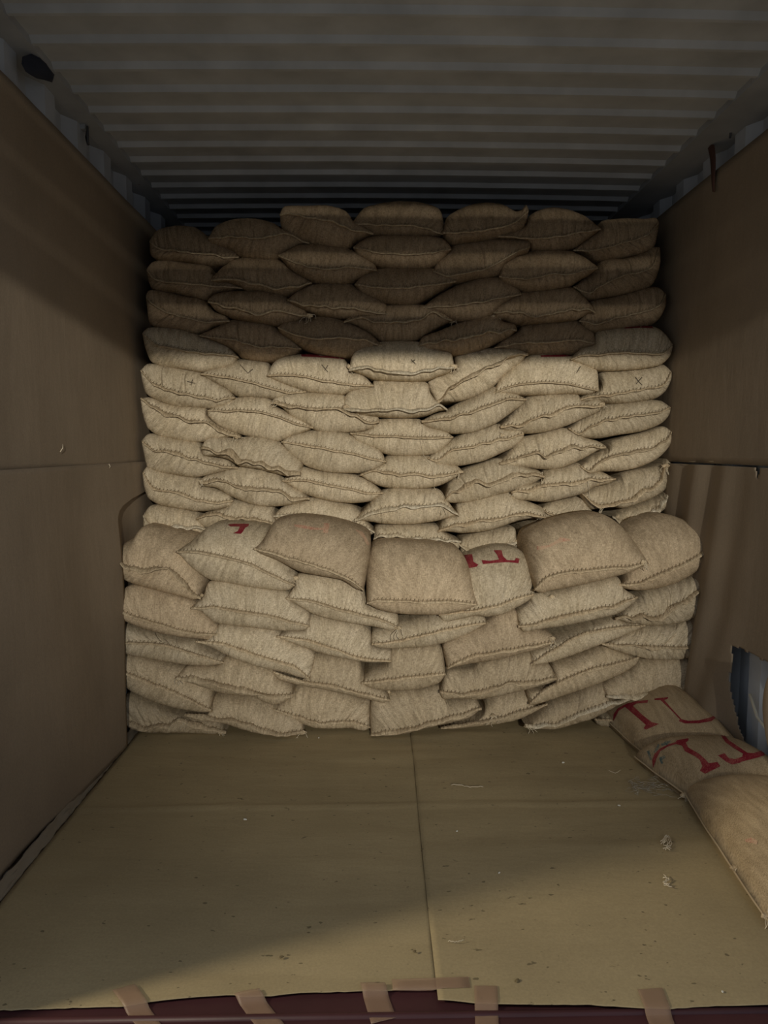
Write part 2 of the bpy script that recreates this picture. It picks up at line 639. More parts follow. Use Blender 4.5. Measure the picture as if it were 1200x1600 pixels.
SACKS = {}
NS = 96
def make_sack(key, c, T, B, Sm, Yf, dT=.11, dB=.07, hem=1.0, wave=.4, mat='burlap', hemmat='hem', stitch=True,
              back=.62, up=0.0, fat=1.0, lean=0.0, seed=None):
    k = K[c]
    T, B, Sm = k(T), k(B), k(Sm)
    sd = seed if seed is not None else hash_key(key)
    r = random.Random(sd)
    tipL, tipR = T[0], T[-1]
    B = [tipL] + B + [tipR]
    Sm = [tipL] + [p for p in Sm if (Vector(p) - Vector(tipL)).length > 4 and (Vector(p) - Vector(tipR)).length > 4] + [tipR]
    Tp = resample(catmull(T), NS)
    Bp = resample(catmull(B), NS)
    Sp = resample(catmull(Sm), NS)
    verts, uvs, rows = [], [], []
    nt, nb = 13, 10
    ulen = 0
    prev = None
    hemline = []
    for i in range(NS + 1):
        s = i / NS
        e = max(0.0, math.sin(math.pi * s)) ** .55          # 0 at the corners, 1 in the middle
        yf = Yf + .030 * (1 - e) + .006 * nz(s * 3, sd, 0)
        dt = dT * (.30 + .70 * e)
        db = dB * (.45 + .55 * e)
        PT = at_y(*Tp[i], yf + dt) + Vector((0, 0, .0035 * e))
        PB = at_y(*Bp[i], yf + db) - Vector((0, 0, .0045 * e * fat))
        PS = at_y(*Sp[i], yf)
        lo, hi = min(PB.z, PT.z), max(PB.z, PT.z)
        if prev is not None:
            ulen += (PS - prev).length
        prev = PS
        hemline.append(PS)
        col, cv = [], []
        # front upper part: seam -> crest
        for j in range(nt):
            a = j / (nt - 1) * math.pi / 2
            q = math.sin(a) ** .92
            p = PS.lerp(PT, q)
            y = yf + dt * (1 - math.cos(a)) ** 1.0
            p.y = y
            # folds running away from the mouth
            fo = nz(s * 12 + sd * 3.1, j * .10, sd) * .013 * wave * math.cos(a) ** .6 * e
            rd = 1 - min(1, abs(nz(s * 16 + sd, j * .11 + 3, sd + 5)) * 5)
            fo -= rd * rd * .0095 * (.35 + wave * .7) * max(0, math.cos(a)) ** .5 * e * (.4 + .6 * (nz(s * 5, 1, sd) > -.1))
            fo += nz(p.x * 6, p.z * 6 + sd, p.y * 6) * .012 * e * math.sin(2 * a)
            p.y -= fo
            col.append(p)
            cv.append((PT - PS).length * q + .4 * (y - yf))
        top_back = []
        D = back
        for j, yy in enumerate((.25, .5, .8)):
            y = yf + dt + (D - dt) * yy
            top_back.append(Vector((PT.x, y, PT.z)))
        rear = Vector(((PT.x + PB.x) / 2, yf + D + .05 * e, (PT.z + PB.z) / 2))
        bot_back = [Vector((PB.x, yf + db + (D - db) * yy, PB.z)) for yy in (.8, .5, .25)]
        botf, bv = [], []
        for j in range(nb, 0, -1):
            a = j / nb * math.pi / 2
            q = math.sin(a) ** .92
            p = PS.lerp(PB, q)
            p.y = yf + db * (1 - math.cos(a))
            fo = nz(s * 13 + sd * 7.7, j * .10, sd + 9) * .010 * wave * math.cos(a) ** .6 * e
            rd = 1 - min(1, abs(nz(s * 15 + sd * 2, j * .11 + 7, sd + 6)) * 5)
            fo -= rd * rd * .0080 * (.35 + wave * .7) * max(0, math.cos(a)) ** .5 * e
            fo += nz(p.x * 6, p.z * 6 + sd, p.y * 6) * .009 * e * math.sin(2 * a)
            p.y -= fo
            botf.append(p)
            bv.append(-(PB - PS).length * q)
        ring = col + top_back + [rear] + bot_back + botf
        vv = cv + [cv[-1] + .3 * D * t for t in (.25, .5, .8)] + [cv[-1] + D] + [bv[0] - D * t for t in (.8, .5, .25)] + bv
        rows.append(len(verts))
        verts += ring
        uvs += [(ulen + r.random() * 0, q) for q in vv]
    n = len(ring)
    faces = []
    for i in range(NS):
        a, b = rows[i], rows[i + 1]
        for j in range(n):
            j2 = (j + 1) % n
            faces.append((a + j, b + j, b + j2, a + j2))
    faces.append(tuple(rows[0] + j for j in range(n)))
    faces.append(tuple(rows[-1] + j for j in range(n))[::-1])
    off = r.uniform(0, 5)
    uvs = [(a + off, b + off * .37) for a, b in uvs]
    zmin = min(p.z for p in verts)
    mid = hemline[NS // 2]
    base = Vector((mid.x, Yf + back * .5, zmin))
    root = empty('burlap_sack', base)
    body = mesh_obj('sack_body', [p - base for p in verts], faces, M[mat], root, uvs)
    # hem: wavy double-folded lip standing out from the mouth seam
    hv, hf, hu = [], [], []
    prof_n = 8
    wl = .0145 * hem
    L = 0
    for i in range(0, NS + 1):
        s = i / NS
        p = hemline[i]
        if i: L += (p - hemline[i - 1]).length
        e = min(1, 6 * s, 6 * (1 - s))
        wv = nz(s * 9 + sd, sd * 2.1, 1) * .011 * wave * (.3 + .7 * e) * (hem ** .5)
        tilt = up - .30 + .7 * nz(s * 5 + sd * .3, 2, 3) * wave
        c0 = p + Vector((0, -.003 - nz(s * 4, sd, 8) * .002, wv))
        ax = Vector((0, -math.cos(tilt), math.sin(tilt)))         # lip direction
        ay = Vector((0, math.sin(tilt), math.cos(tilt)))
        th = .0042 * (.7 + .3 * hem)
        ln = wl * (.55 + .45 * e) * (1 + .25 * nz(s * 20, sd, 4))
        for q in range(prof_n):
            an = 2 * math.pi * q / prof_n
            hv.append(c0 + ax * (ln * (.35 + .85 * math.cos(an))) + ay * (th * math.sin(an)))
            hu.append((L + off, q * .006))
    for i in range(NS):
        for q in range(prof_n):
            q2 = (q + 1) % prof_n
            hf.append((i * prof_n + q, i * prof_n + q2, (i + 1) * prof_n + q2, (i + 1) * prof_n + q))
    hf.append(tuple(range(prof_n))[::-1])
    hf.append(tuple(NS * prof_n + q for q in range(prof_n)))
    mesh_obj('hem', [p - base for p in hv], hf, M[hemmat], root, hu)
    # stitching: slanted dark thread loops along the hem
    if stitch:
        sv, sf = [], []
        Lp = resample(hemline, max(14, int(L / .016)))
        for i in range(1, len(Lp) - 1):
            s = i / (len(Lp) - 1)
            wv = nz(s * 9 + sd, sd * 2.1, 1) * .011 * wave * (.3 + .7 * min(1, 6 * s, 6 * (1 - s))) * (hem ** .5)
            d = (Lp[i + 1] - Lp[i]).normalized()
            pnt = Lp[i] + Vector((0, -.006, wv))
            a = pnt + Vector((0, -.0015, -.003)) - d * .003
            m_ = pnt + Vector((0, -.0075, .003))
            b = pnt + Vector((0, .002, .0105)) + d * .004
            tube(sv, sf, [a, m_, b], .0010, 4)
        mesh_obj('stitching', [p - base for p in sv], sf, M['thread'], root)
    bvh = BVHTree.FromPolygons([tuple(p) for p in verts], faces)
    SACKS[key] = dict(root=root, body=body, bvh=bvh, base=base, hem=hemline, sd=sd)
    return root

_keys = {}
def hash_key(k):
    h = 0
    for ch in k:
        h = (h * 31 + ord(ch)) % 9973
    return h % 97 + 1

def decal(key, c, poly, mat, name='print', dense=.8):
    """a printed or inked patch lying on the sack's cloth"""
    d = SACKS[key]
    P = K[c](poly) if c is not None else poly
    bm = bmesh.new()
    vs = [bm.verts.new((x, y, 0)) for x, y in P]
    es = [bm.edges.new((vs[i], vs[(i + 1) % len(vs)])) for i in range(len(vs))]
    bmesh.ops.triangle_fill(bm, edges=es, use_beauty=True)
    for _ in range(7):
        lg = [e for e in bm.edges if e.calc_length() > 3.0]
        if not lg: break
        bmesh.ops.subdivide_edges(bm, edges=lg, cuts=1, use_grid_fill=False)
        bmesh.ops.triangulate(bm, faces=bm.faces[:])
    dead = []
    for v_ in bm.verts:
        hit, nrm, _i, _d = d['bvh'].ray_cast(EYE, ray(v_.co.x, v_.co.y).normalized())
        if hit is None:
            dead.append(v_); continue
        if nrm.dot(ray(v_.co.x, v_.co.y)) > 0: nrm = -nrm
        v_.co = hit + nrm * .0016 - d['base']
    bmesh.ops.delete(bm, geom=dead, context='VERTS')
    me = bpy.data.meshes.new(name)
    bm.to_mesh(me); bm.free()
    me.polygons.foreach_set('use_smooth', [True] * len(me.polygons))
    me.materials.append(M[mat])
    o = bpy.data.objects.new(name, me)
    C.objects.link(o)
    o.parent = d['root']
    return o

def stroke(key, c, a, b, wd, mat, name='pen_mark'):
    (a, b) = K[c]([a, b])
    a, b = Vector(a), Vector(b)
    t = (b - a).normalized()
    nn = Vector((-t.y, t.x)) * wd / 2
    poly = [tuple(a - nn), tuple(a + nn), tuple((a + b) / 2 + nn * 1.1), tuple(b + nn * .7), tuple(b - nn * .7)]
    return decal(key, None, poly, mat, name)

def tuft(key, px, py, n=7, size=.03, name='frayed_twine'):
    """a pinched ear of cloth with loose ends of twine at a corner"""
    d = SACKS[key]
    hit = None
    for dx, dy in ((0, 0), (3, 0), (-3, 0), (0, 3), (0, -3), (6, 0), (-6, 0), (0, 6), (0, -6)):
        hit, nrm, _i, _d = d['bvh'].ray_cast(EYE, ray(px + dx, py + dy).normalized())
        if hit is not None: break
    if hit is None:
        return
    p0 = hit
    r = random.Random(int(px * 7 + py))
    bm = bmesh.new()
    bmesh.ops.create_icosphere(bm, subdivisions=3, radius=1)
    q = Vector((r.uniform(.011, .018), .010, r.uniform(.007, .011)))
    for v_ in bm.verts:
        k_ = 1 + .45 * noise.noise(v_.co * 2.2 + Vector((px, py, 0))) + .15 * noise.noise(v_.co * 6)
        v_.co = Vector((v_.co.x * q.x * k_, v_.co.y * q.y * k_, v_.co.z * q.z * k_)) + p0 + Vector((0, -.003, 0)) - d['base']
    me = bpy.data.meshes.new('ear'); bm.to_mesh(me); bm.free()
    me.uv_layers.new(name='UVMap')
    me.polygons.foreach_set('use_smooth', [True] * len(me.polygons))
    for p_ in me.polygons:
        for li in p_.loop_indices:
            c_ = me.vertices[me.loops[li].vertex_index].co
            me.uv_layers[0].data[li].uv = (c_.x, c_.z)
    me.materials.append(M['hem'])
    o = bpy.data.objects.new('ear', me); C.objects.link(o); o.parent = d['root']
    v, f = [], []
    for i in range(max(3, int(n * .7))):
        p = p0 + Vector((r.uniform(-.010, .010), -.010, r.uniform(-.006, .006)))
        dr = Vector((r.uniform(-1, 1), r.uniform(-.25, .0), r.uniform(-1.2, .3))).normalized()
        pts = [p.copy()]
        for j in range(6):
            dr = (dr + Vector((r.uniform(-.8, .8), r.uniform(-.1, .2), r.uniform(-1.0, .4)))).normalized()
            p = p + dr * size * .17
            pts.append(p.copy())
        tube(v, f, pts, .0011, 4)
    mesh_obj(name, [q - d['base'] for q in v], f, M['twine'], d['root'])

def thread(key, pix, rad=.0013, lift=.006, name='loose_thread', yplane=None, mat='twine'):
    d = SACKS[key]
    pts = []
    for x, y in resample([Vector(p) for p in pix], len(pix) * 5):
        best = None
        for s in SACKS.values():
            h, nrm, _i, ds = s['bvh'].ray_cast(EYE, ray(x, y).normalized())
            if h is not None and (best is None or ds < best[1]):
                best = (h, ds)
        if best is None: continue
        pts.append(best[0] - ray(x, y).normalized() * lift)
    if len(pts) < 2: return
    v, f = [], []
    tube(v, f, pts, rad, 4)
    mesh_obj(name, [q - d['base'] for q in v], f, M[mat], d['root'])

def grp_label(keys, rowname, looks, group):
    ords = ['first', 'second', 'third', 'fourth', 'fifth', 'sixth', 'seventh']
    for i, (k, lk) in enumerate(zip(keys, looks)):
        o = SACKS[k]['root']
        tag(o, '%s burlap sack, %s from left in %s' % (lk, ords[i], rowname), 'sack', group)

YU = 3.20       # front plane of the tall rear stack
SHADED = dict(mat='burlap_brown', hem=.7, wave=.7)  # upper rows in shadow use the darkened cloth
# ---- rear stack, row 1 (top)
make_sack('a1', 1, [(95,215),(130,168),(210,150),(290,158),(345,195),(420,235),(465,255),(475,280)], [(100,270),(150,292),(250,295),(300,305),(370,315),(440,308)], [(130,240),(200,252),(330,265),(430,280)], YU+.05, **SHADED)
make_sack('a2', 1, [(345,200),(380,150),(450,125),(540,122),(620,140),(655,165),(700,185),(750,205),(775,220)], [(350,222),(430,245),(480,275),(560,284),(640,285),(690,250),(750,225)], [(400,195),(450,190),(560,198),(620,190),(680,180),(740,208)], YU+.03, **{**SHADED, 'hem': 1.1, 'stitch': False})
make_sack('a3', 1, [(648,100),(670,68),(760,70),(850,68),(930,92),(965,140),(1000,152),(1045,178)], [(655,150),(700,190),(780,218),(870,235),(940,238),(970,210),(1010,192)], [(700,95),(780,110),(880,130),(950,160)], YU, **{**SHADED, 'hem': 1.2, 'stitch': False})
make_sack('a4', 0, [(550,350),(570,327),(610,318),(650,318),(685,328),(693,350),(693,366)], [(565,360),(580,368),(620,371),(680,370)], [(600,352),(650,354)], YU+.02, **{**SHADED, 'hem': .6})
make_sack('a5', 2, [(195,175),(215,110),(300,65),(380,52),(450,60),(500,88),(530,82),(548,58),(560,85)], [(210,205),(240,220),(300,215),(430,195),(520,170),(550,130)], [(250,175),(350,170),(480,140),(530,110)], YU+.0, **{**SHADED, 'hem': .6})
make_sack('a6', 2, [(430,190),(480,175),(540,150),(560,110),(600,85),(660,72),(740,85),(800,110),(850,150),(868,160)], [(440,202),(500,205),(550,215),(575,245),(620,253),(700,250),(760,235),(810,200)], [(500,195),(600,200),(700,190),(800,170)], YU+.02, **{**SHADED, 'hem': .5})
make_sack('a7', 2, [(750,250),(800,208),(855,165),(870,130),(960,120),(1050,120),(1095,115),(1112,135)], [(800,268),(850,292),(930,285),(1040,265),(1090,240),(1105,190)], [(850,245),(980,215),(1070,180)], YU+.05, **{**SHADED, 'hem': .6})
# ---- row 2
make_sack('b1', 1, [(82,335),(110,302),(170,292),(260,308),(350,318),(370,355),(400,380),(450,392),(490,412)], [(90,380),(110,415),(200,430),(290,450),(340,458),(370,435),(430,425)], [(130,380),(250,390),(350,400)], YU+.05, **SHADED)
make_sack('b2', 1, [(355,375),(400,330),(440,300),(500,283),(590,285),(650,292),(690,330),(740,360),(785,388)], [(375,390),(430,387),(480,405),(510,422),(570,425),(640,440),(690,442),(750,412)], [(450,372),(540,390),(620,410),(700,408)], YU+.02, **{**SHADED, 'hem': 1.2, 'wave': 1.1})
make_sack('b3', 1, [(642,272),(690,250),(740,228),(820,225),(900,235),(960,255),(1010,285),(1050,310),(1062,335)], [(660,290),(690,325),(740,358),(790,382),(860,390),(930,390),(970,375),(1020,352)], [(720,305),(850,330),(960,322)], YU, **SHADED)
make_sack('b4', 0, [(552,387),(575,373),(620,369),(670,371),(690,374),(700,382),(705,390)], [(560,400),(585,413),(620,419),(665,419),(682,413),(695,402)], [(600,396),(650,398)], YU, **{**SHADED, 'hem': .5})
make_sack('b5', 2, [(155,340),(170,300),(220,250),(250,228),(330,215),(440,205),(520,205),(560,212),(567,235)], [(165,365),(200,378),(260,385),(330,370),(430,355),(460,310),(520,272),(555,262)], [(220,360),(300,345),(400,320),(500,260)], YU+.01, **{**SHADED, 'hem': .6})
make_sack('b6', 2, [(435,360),(450,310),(500,280),(560,260),(650,252),(740,258),(800,285),(830,308),(855,325)], [(450,388),(500,410),(560,425),(640,418),(730,402),(780,372),(830,345)], [(540,372),(640,357),(740,345)], YU, **SHADED)
make_sack('b7', 2, [(752,405),(790,375),(840,340),(870,295),(950,290),(1010,275),(1050,255),(1080,240),(1115,240)], [(765,430),(800,462),(880,450),(980,430),(1070,405),(1100,370),(1118,300)], [(820,430),(860,400),(960,360),(1080,325)], YU+.04, **SHADED)
# ---- row 3
make_sack('c1', 1, [(80,450),(95,422),(150,425),(230,445),(300,455),(340,472),(370,512),(420,530),(435,550)], [(85,500),(95,560),(140,580),(220,590),(290,603),(340,592),(370,572),(420,565)], [(110,480),(180,520),(240,535),(340,555)], YU+.04, **SHADED)
make_sack('c2', 1, [(342,465),(370,440),(430,428),(520,425),(600,425),(660,440),(700,468),(750,500),(775,530)], [(370,500),(420,525),(470,542),(560,555),(640,568),(690,565),(740,545)], [(450,500),(540,518),(620,510),(690,520)], YU+.01, **{**SHADED, 'hem': 1.1, 'wave': 1.0})
make_sack('c3', 1, [(680,462),(720,430),(780,400),(860,390),(940,392),(990,420),(1060,450),(1100,480),(1108,522)], [(700,480),(750,502),(800,522),(860,532),(940,540),(1010,540),(1060,540)], [(760,482),(850,492),(950,492),(1030,510)], YU, **{**SHADED, 'hem': 1.1, 'wave': 1.0})
make_sack('c4', 0, [(554,445),(570,428),(600,421),(645,421),(680,422),(705,432),(713,440)], [(565,458),(590,470),(620,475),(650,474),(668,466),(692,452)], [(600,450),(650,449)], YU, **{**SHADED, 'hem': .5})
make_sack('c5', 2, [(110,492),(150,460),(200,430),(260,400),(350,372),(430,368),(480,390),(510,410),(530,437)], [(130,500),(180,520),(230,545),(300,548),(400,530),(440,490),(490,458)], [(240,485),(350,470),(440,452)], YU+.01, **{**SHADED, 'hem': .7})
make_sack('c6', 2, [(410,515),(440,480),(500,440),(580,420),(680,410),(740,412),(780,440),(820,480),(845,515)], [(420,540),(460,545),(500,560),(570,562),(700,552),(770,542),(810,520)], [(500,512),(600,530),(700,510),(780,495)], YU, **{**SHADED, 'hem': 1.1, 'wave': 1.2})
make_sack('c7', 2, [(775,550),(800,500),(830,465),(900,455),(980,435),(1070,410),(1110,412),(1142,440)], [(790,580),(840,600),(920,592),(1010,580),(1080,565),(1115,540),(1140,490)], [(860,560),(960,530),(1070,505),(1120,480)], YU+.03, **SHADED)
# ---- row 4
make_sack('d1', 1, [(65,605),(90,582),(160,580),(240,590),(300,612),(360,630),(430,660),(472,705)], [(75,660),(100,720),(160,745),(240,752),(320,765),(400,752),(455,735)], [(130,655),(220,670),(320,685),(420,692)], YU+.02, mat='burlap', hem=1.0)
make_sack('d2', 1, [(305,612),(360,590),(410,565),(450,548),(520,550),(600,560),(650,590),(700,622),(740,668)], [(350,630),(410,652),(460,682),(490,706),(550,718),(620,722),(670,708),(720,690)], [(400,625),(480,637),(560,658),(640,660)], YU+.03, **SHADED)
make_sack('d3', 1, [(640,578),(680,552),(750,545),(830,535),(910,550),(970,575),(1030,605),(1083,654)], [(650,600),(700,635),(740,662),(790,684),(860,696),(930,702),(990,692),(1040,672)], [(720,610),(800,625),(900,620),(1000,632)], YU, **SHADED)
make_sack('d4', 0, [(537,503),(552,494),(580,485),(600,478),(650,477),(680,484),(707,501)], [(555,508),(575,519),(597,533),(630,534),(650,532),(668,520),(690,508)], [(565,497),(600,503),(650,500),(675,490)], YU+.01, **{**SHADED, 'hem': 1.2, 'wave': 1.0})
make_sack('d5', 2, [(88,655),(110,620),(180,595),(270,560),(360,535),(420,528),(450,555),(500,565),(510,590)], [(95,672),(150,682),(240,693),(300,690),(370,667),(430,640),(480,615)], [(150,640),(240,632),(300,612),(380,605),(450,590)], YU, **{**SHADED, 'hem': 1.2, 'wave': 1.3})
make_sack('d6', 2, [(415,665),(450,630),(510,600),(530,575),(600,560),(700,550),(760,550),(800,580),(835,600),(845,645)], [(430,672),(490,682),(540,695),(640,697),(740,692),(790,672),(840,662)], [(540,642),(650,642),(760,632)], YU+.02, **{**SHADED, 'hem': .7})
make_sack('d7', 2, [(738,715),(780,670),(830,655),(850,600),(920,585),(1040,575),(1100,580),(1140,610),(1172,655)], [(750,728),(780,737),(840,755),(920,758),(1040,750),(1120,735),(1160,700)], [(790,695),(860,692),(950,684),(1050,687),(1130,688)], YU-.01, hem=1.1)
# ---- row 5
make_sack('e1', 3, [(57,80),(90,52),(150,58),(190,65),(260,80),(315,92),(370,125),(430,160),(457,195)], [(65,130),(80,175),(130,205),(200,228),(300,235),(380,242),(440,220)], [(100,125),(180,165),(270,182),(370,202)], YU+.01, hem=1.0, wave=1.2)
make_sack('e2', 3, [(310,95),(360,75),(430,55),(470,33),(540,38),(600,50),(615,95),(660,120),(710,140),(760,170)], [(360,122),(420,157),(470,187),(540,192),(600,197),(650,207),(700,195)], [(400,102),(500,122),(600,150),(680,172)], YU+.02, hem=.9)
make_sack('e3', 3, [(592,102),(620,50),(660,25),(740,12),(830,15),(920,32),(950,80),(1000,98),(1048,145)], [(620,117),(680,142),(760,167),(850,177),(910,182),(960,167),(1020,160)], [(650,97),(740,102),(850,125),(940,137)], YU, hem=.9)
make_sack('e4', 0, [(545,578),(550,557),(560,545),(597,535),(650,535),(682,545),(704,552),(710,574)], [(560,583),(575,588),(590,593),(640,595),(665,594),(685,587),(700,583)], [(570,573),(600,579),(640,582),(680,577)], YU-.03, hem=1.6, wave=.9, hemmat='hem_pale', stitch=False)
make_sack('e5', 4, [(165,215),(130,135),(190,95),(243,60),(250,20),(330,-5),(420,-15),(500,-12),(557,8)], [(210,212),(280,205),(350,180),(410,145),(460,95),(515,58)], [(200,185),(250,140),(330,90),(400,60),(450,35),(510,18)], YU, hem=1.8, wave=1.3, stitch=False)
make_sack('e6', 4, [(410,175),(440,110),(500,55),(540,30),(580,12),(650,10),(735,20),(800,45),(850,80),(857,165)], [(470,180),(550,182),(640,180),(720,177),(760,178),(820,180)], [(500,142),(600,130),(700,132),(780,147)], YU-.01, hem=.8)
make_sack('e7', 4, [(765,205),(800,180),(855,160),(862,90),(950,80),(1060,65),(1130,55),(1166,88)], [(785,214),(850,212),(930,218),(1020,212),(1100,195),(1140,165),(1163,120)], [(830,192),(900,182),(1000,167),(1100,152),(1140,135)], YU+.02, hem=.9, wave=.8)
# ---- row 6
make_sack('f1', 3, [(57,198),(100,195),(170,220),(240,232),(340,238),(350,280),(400,320),(470,345),(482,362)], [(65,260),(85,320),(130,352),(200,370),(290,382),(370,372),(430,362)], [(110,235),(180,265),(250,290),(330,297),(400,335)], YU+.01, hem=1.4, wave=1.2)
make_sack('f2', 3, [(340,250),(400,225),(450,200),(520,192),(600,200),(640,235),(700,268),(760,295),(790,322)], [(345,275),(380,307),(430,332),(500,352),(580,367),(640,378),(700,358),(760,338)], [(450,250),(550,253),(640,275),(720,305)], YU, hem=.9)
make_sack('f3', 3, [(610,215),(640,190),(720,172),(800,175),(920,185),(950,245),(1010,262),(1060,270),(1072,295)], [(660,237),(700,277),(750,307),(820,337),(900,340),(980,338),(1040,325)], [(700,225),(800,240),(880,245),(940,255),(990,282),(1035,300)], YU-.01, hem=1.5, wave=1.0)
make_sack('f4', 0, [(537,638),(538,622),(550,610),(580,604),(586,595),(620,594),(665,598),(672,615),(682,628),(699,640)], [(560,647),(590,650),(630,652),(665,649),(685,642)], [(575,640),(620,641),(660,640),(685,633)], YU-.03, hem=1.6, wave=.7, hemmat='hem_pale', stitch=False)
make_sack('f5', 4, [(105,295),(150,270),(210,250),(250,225),(330,190),(410,150),(500,178),(550,202)], [(120,315),(180,335),(240,345),(320,340),(400,312),(440,290),(500,247),(540,220)], [(180,285),(260,275),(340,250),(420,215),(480,200)], YU-.01, hem=1.4, wave=1.0)
make_sack('f6', 4, [(440,315),(500,252),(550,195),(600,182),(700,175),(760,180),(785,210),(850,200),(882,228)], [(455,335),(550,345),(630,337),(720,312),(790,282),(850,257)], [(540,310),(620,275),(700,245),(790,235)], YU, hem=1.5, wave=1.1)
make_sack('f7', 4, [(730,325),(780,285),(850,248),(885,225),(960,215),(1060,205),(1120,210),(1163,238)], [(745,350),(780,362),(860,365),(940,350),(1040,335),(1120,305),(1155,272)], [(770,350),(820,320),(900,290),(1000,270),(1100,260)], YU+.02, hem=1.0, wave=1.0)
# ---- row 7
make_sack('g1', 3, [(62,380),(90,350),(150,352),(230,365),(310,382),(330,425),(370,442),(430,455),(470,492)], [(70,430),(85,490),(140,512),(210,522),(280,530),(330,525),(400,510)], [(110,415),(200,430),(290,455),(380,480)], YU+.01, hem=1.1, wave=1.0)
make_sack('g2', 3, [(315,405),(340,370),(400,360),(460,368),(540,360),(620,370),(660,393),(700,420),(745,470),(738,518)], [(325,440),(380,443),(430,455),(480,483),(560,495),(620,512),(680,527)], [(370,425),(430,425),(480,457),(560,477),(640,492),(700,515)], YU-.02, hem=2.2, wave=1.2, stitch=False)
make_sack('g3', 3, [(655,382),(700,355),(790,335),(880,335),(950,350),(1010,375),(1070,410),(1102,468)], [(680,420),(720,457),(770,487),(850,508),(940,512),(1000,512),(1060,497)], [(750,395),(850,412),(950,432),(1030,450)], YU-.01, hem=.9)
make_sack('g4', 0, [(547,677),(575,672),(592,656),(630,652),(655,656),(668,666),(690,670),(708,683)], [(560,692),(580,700),(610,710),(650,711),(680,708),(697,697)], [(590,680),(640,683),(680,684)], YU, hem=1.0)
make_sack('g5', 4, [(130,450),(180,410),(240,370),(300,340),(370,320),(430,308),(470,325),(530,320),(540,350)], [(145,480),(200,485),(280,480),(370,460),(440,430),(500,402),(535,372)], [(170,460),(230,425),(320,400),(400,380),(470,365)], YU+.01, hem=1.0, wave=.8)
make_sack('g6', 4, [(435,475),(480,420),(520,370),(600,350),(700,325),(750,340),(790,365),(850,380),(888,402)], [(450,495),(520,490),(600,495),(680,495),(760,467),(850,420)], [(520,450),(600,430),(640,440),(720,405),(800,405)], YU, hem=1.4, wave=1.2)
make_sack('g7', 4, [(780,485),(830,440),(885,412),(900,385),(960,365),(1060,340),(1130,318),(1168,340)], [(805,518),(870,507),(940,505),(1020,490),(1100,455),(1150,410),(1170,372)], [(820,505),(850,475),(920,440),(1000,425),(1100,405),(1145,375)], YU+.02, hem=1.1, wave=1.0)
# ---- row 8
make_sack('h1', 3, [(65,515),(90,485),(150,500),(230,520),(310,535),(330,562),(380,582),(440,600),(450,632)], [(72,570),(90,620),(140,648),(210,662),(300,675),(370,672),(440,655)], [(110,580),(190,595),(290,625),(380,640)], YU+.01, hem=1.0, wave=1.0)
make_sack('h2', 3, [(305,552),(330,530),(400,510),(470,482),(560,490),(640,515),(690,560),(740,590),(777,625)], [(330,570),(380,577),(430,607),(490,632),(560,652),(640,654),(720,644)], [(380,547),(450,570),(540,573),(640,592),(700,612)], YU-.01, hem=1.4, wave=1.1)
make_sack('h3', 3, [(655,548),(700,512),(740,490),(820,505),(920,515),(990,530),(1040,555),(1088,600)], [(690,567),(740,597),(800,617),(880,634),(960,640),(1040,632)], [(750,547),(850,565),(950,582),(1030,602)], YU, hem=.9)
make_sack('h4', 0, [(563,742),(580,733),(598,722),(606,712),(640,710),(670,712),(690,721),(712,727),(724,737)], [(575,750),(600,760),(650,763),(685,758),(707,748)], [(589,735),(611,739),(650,741),(690,744)], YU, hem=1.2, wave=.9)
make_sack('h5', 4, [(200,635),(215,570),(240,540),(290,500),(360,475),(430,455),(500,470),(560,495),(600,505),(627,530)], [(220,640),(270,640),(340,632),(420,607),(500,587),(580,557)], [(230,600),(270,580),(330,550),(400,562),(460,535),(540,515)], YU-.01, hem=1.8, wave=1.2, stitch=False)
make_sack('h6', 4, [(485,600),(520,562),(600,550),(622,505),(700,490),(770,475),(805,512),(860,508),(930,542)], [(490,625),(560,630),(640,635),(720,618),(800,597),(840,572),(900,558)], [(560,582),(640,560),(730,560),(820,542)], YU, hem=1.3, wave=1.0)
make_sack('h7', 4, [(785,605),(830,578),(930,550),(960,515),(1030,500),(1110,482),(1140,455),(1178,480)], [(800,640),(830,668),(900,648),(950,662),(1030,640),(1100,610),(1145,575),(1155,520)], [(860,655),(920,645),(970,635),(1040,600),(1110,560),(1135,500)], YU+.02, hem=1.6, wave=1.2)
# ---- row 9
make_sack('i1', 3, [(68,695),(100,655),(170,650),(240,662),(300,682),(330,720),(340,760)], [(75,760),(130,790),(200,800),(300,795)], [(85,725),(140,745),(220,742),(300,748)], YU+.01, hem=1.6, wave=.9, hemmat='hem_pale', stitch=False)
make_sack('i2', 3, [(292,710),(340,682),(420,660),(460,628),(540,640),(620,655),(630,700),(642,738)], [(310,735),(380,765),(480,790),(560,790),(630,765)], [(360,690),(450,705),(550,712)], YU, hem=1.3, wave=.8)
make_sack('i3', 3, [(618,700),(660,660),(740,630),(800,618),(880,635),(960,655),(1010,705),(1052,768)], [(650,730),(720,775),(850,800),(950,800),(1030,780)], [(700,690),(800,700),(900,715),(1000,740)], YU, hem=1.0, hemmat='hem_pale')
make_sack('i4', 0, [(553,812),(572,793),(590,772),(615,762),(650,763),(685,765),(696,778),(706,792),(717,804)], [(580,814),(600,817),(640,818),(680,813),(700,808)], [(590,798),(620,791),(660,791),(690,788)], YU-.02, hem=1.6, wave=1.1, hemmat='hem_pale')
make_sack('i5', 4, [(172,765),(200,710),(245,685),(255,645),(320,620),(400,600),(470,592),(510,622),(570,642),(620,665),(634,705)], [(215,762),(280,768),(380,758),(440,740),(510,717),(580,705),(615,715)], [(220,745),(260,735),(350,720),(450,705),(550,687)], YU-.01, hem=1.3, wave=1.0)
make_sack('i6', 4, [(605,665),(650,632),(720,620),(790,612),(815,640),(832,690)], [(620,722),(680,725),(760,710),(825,700)], [(680,700),(760,692)], YU+.05, hem=.8)
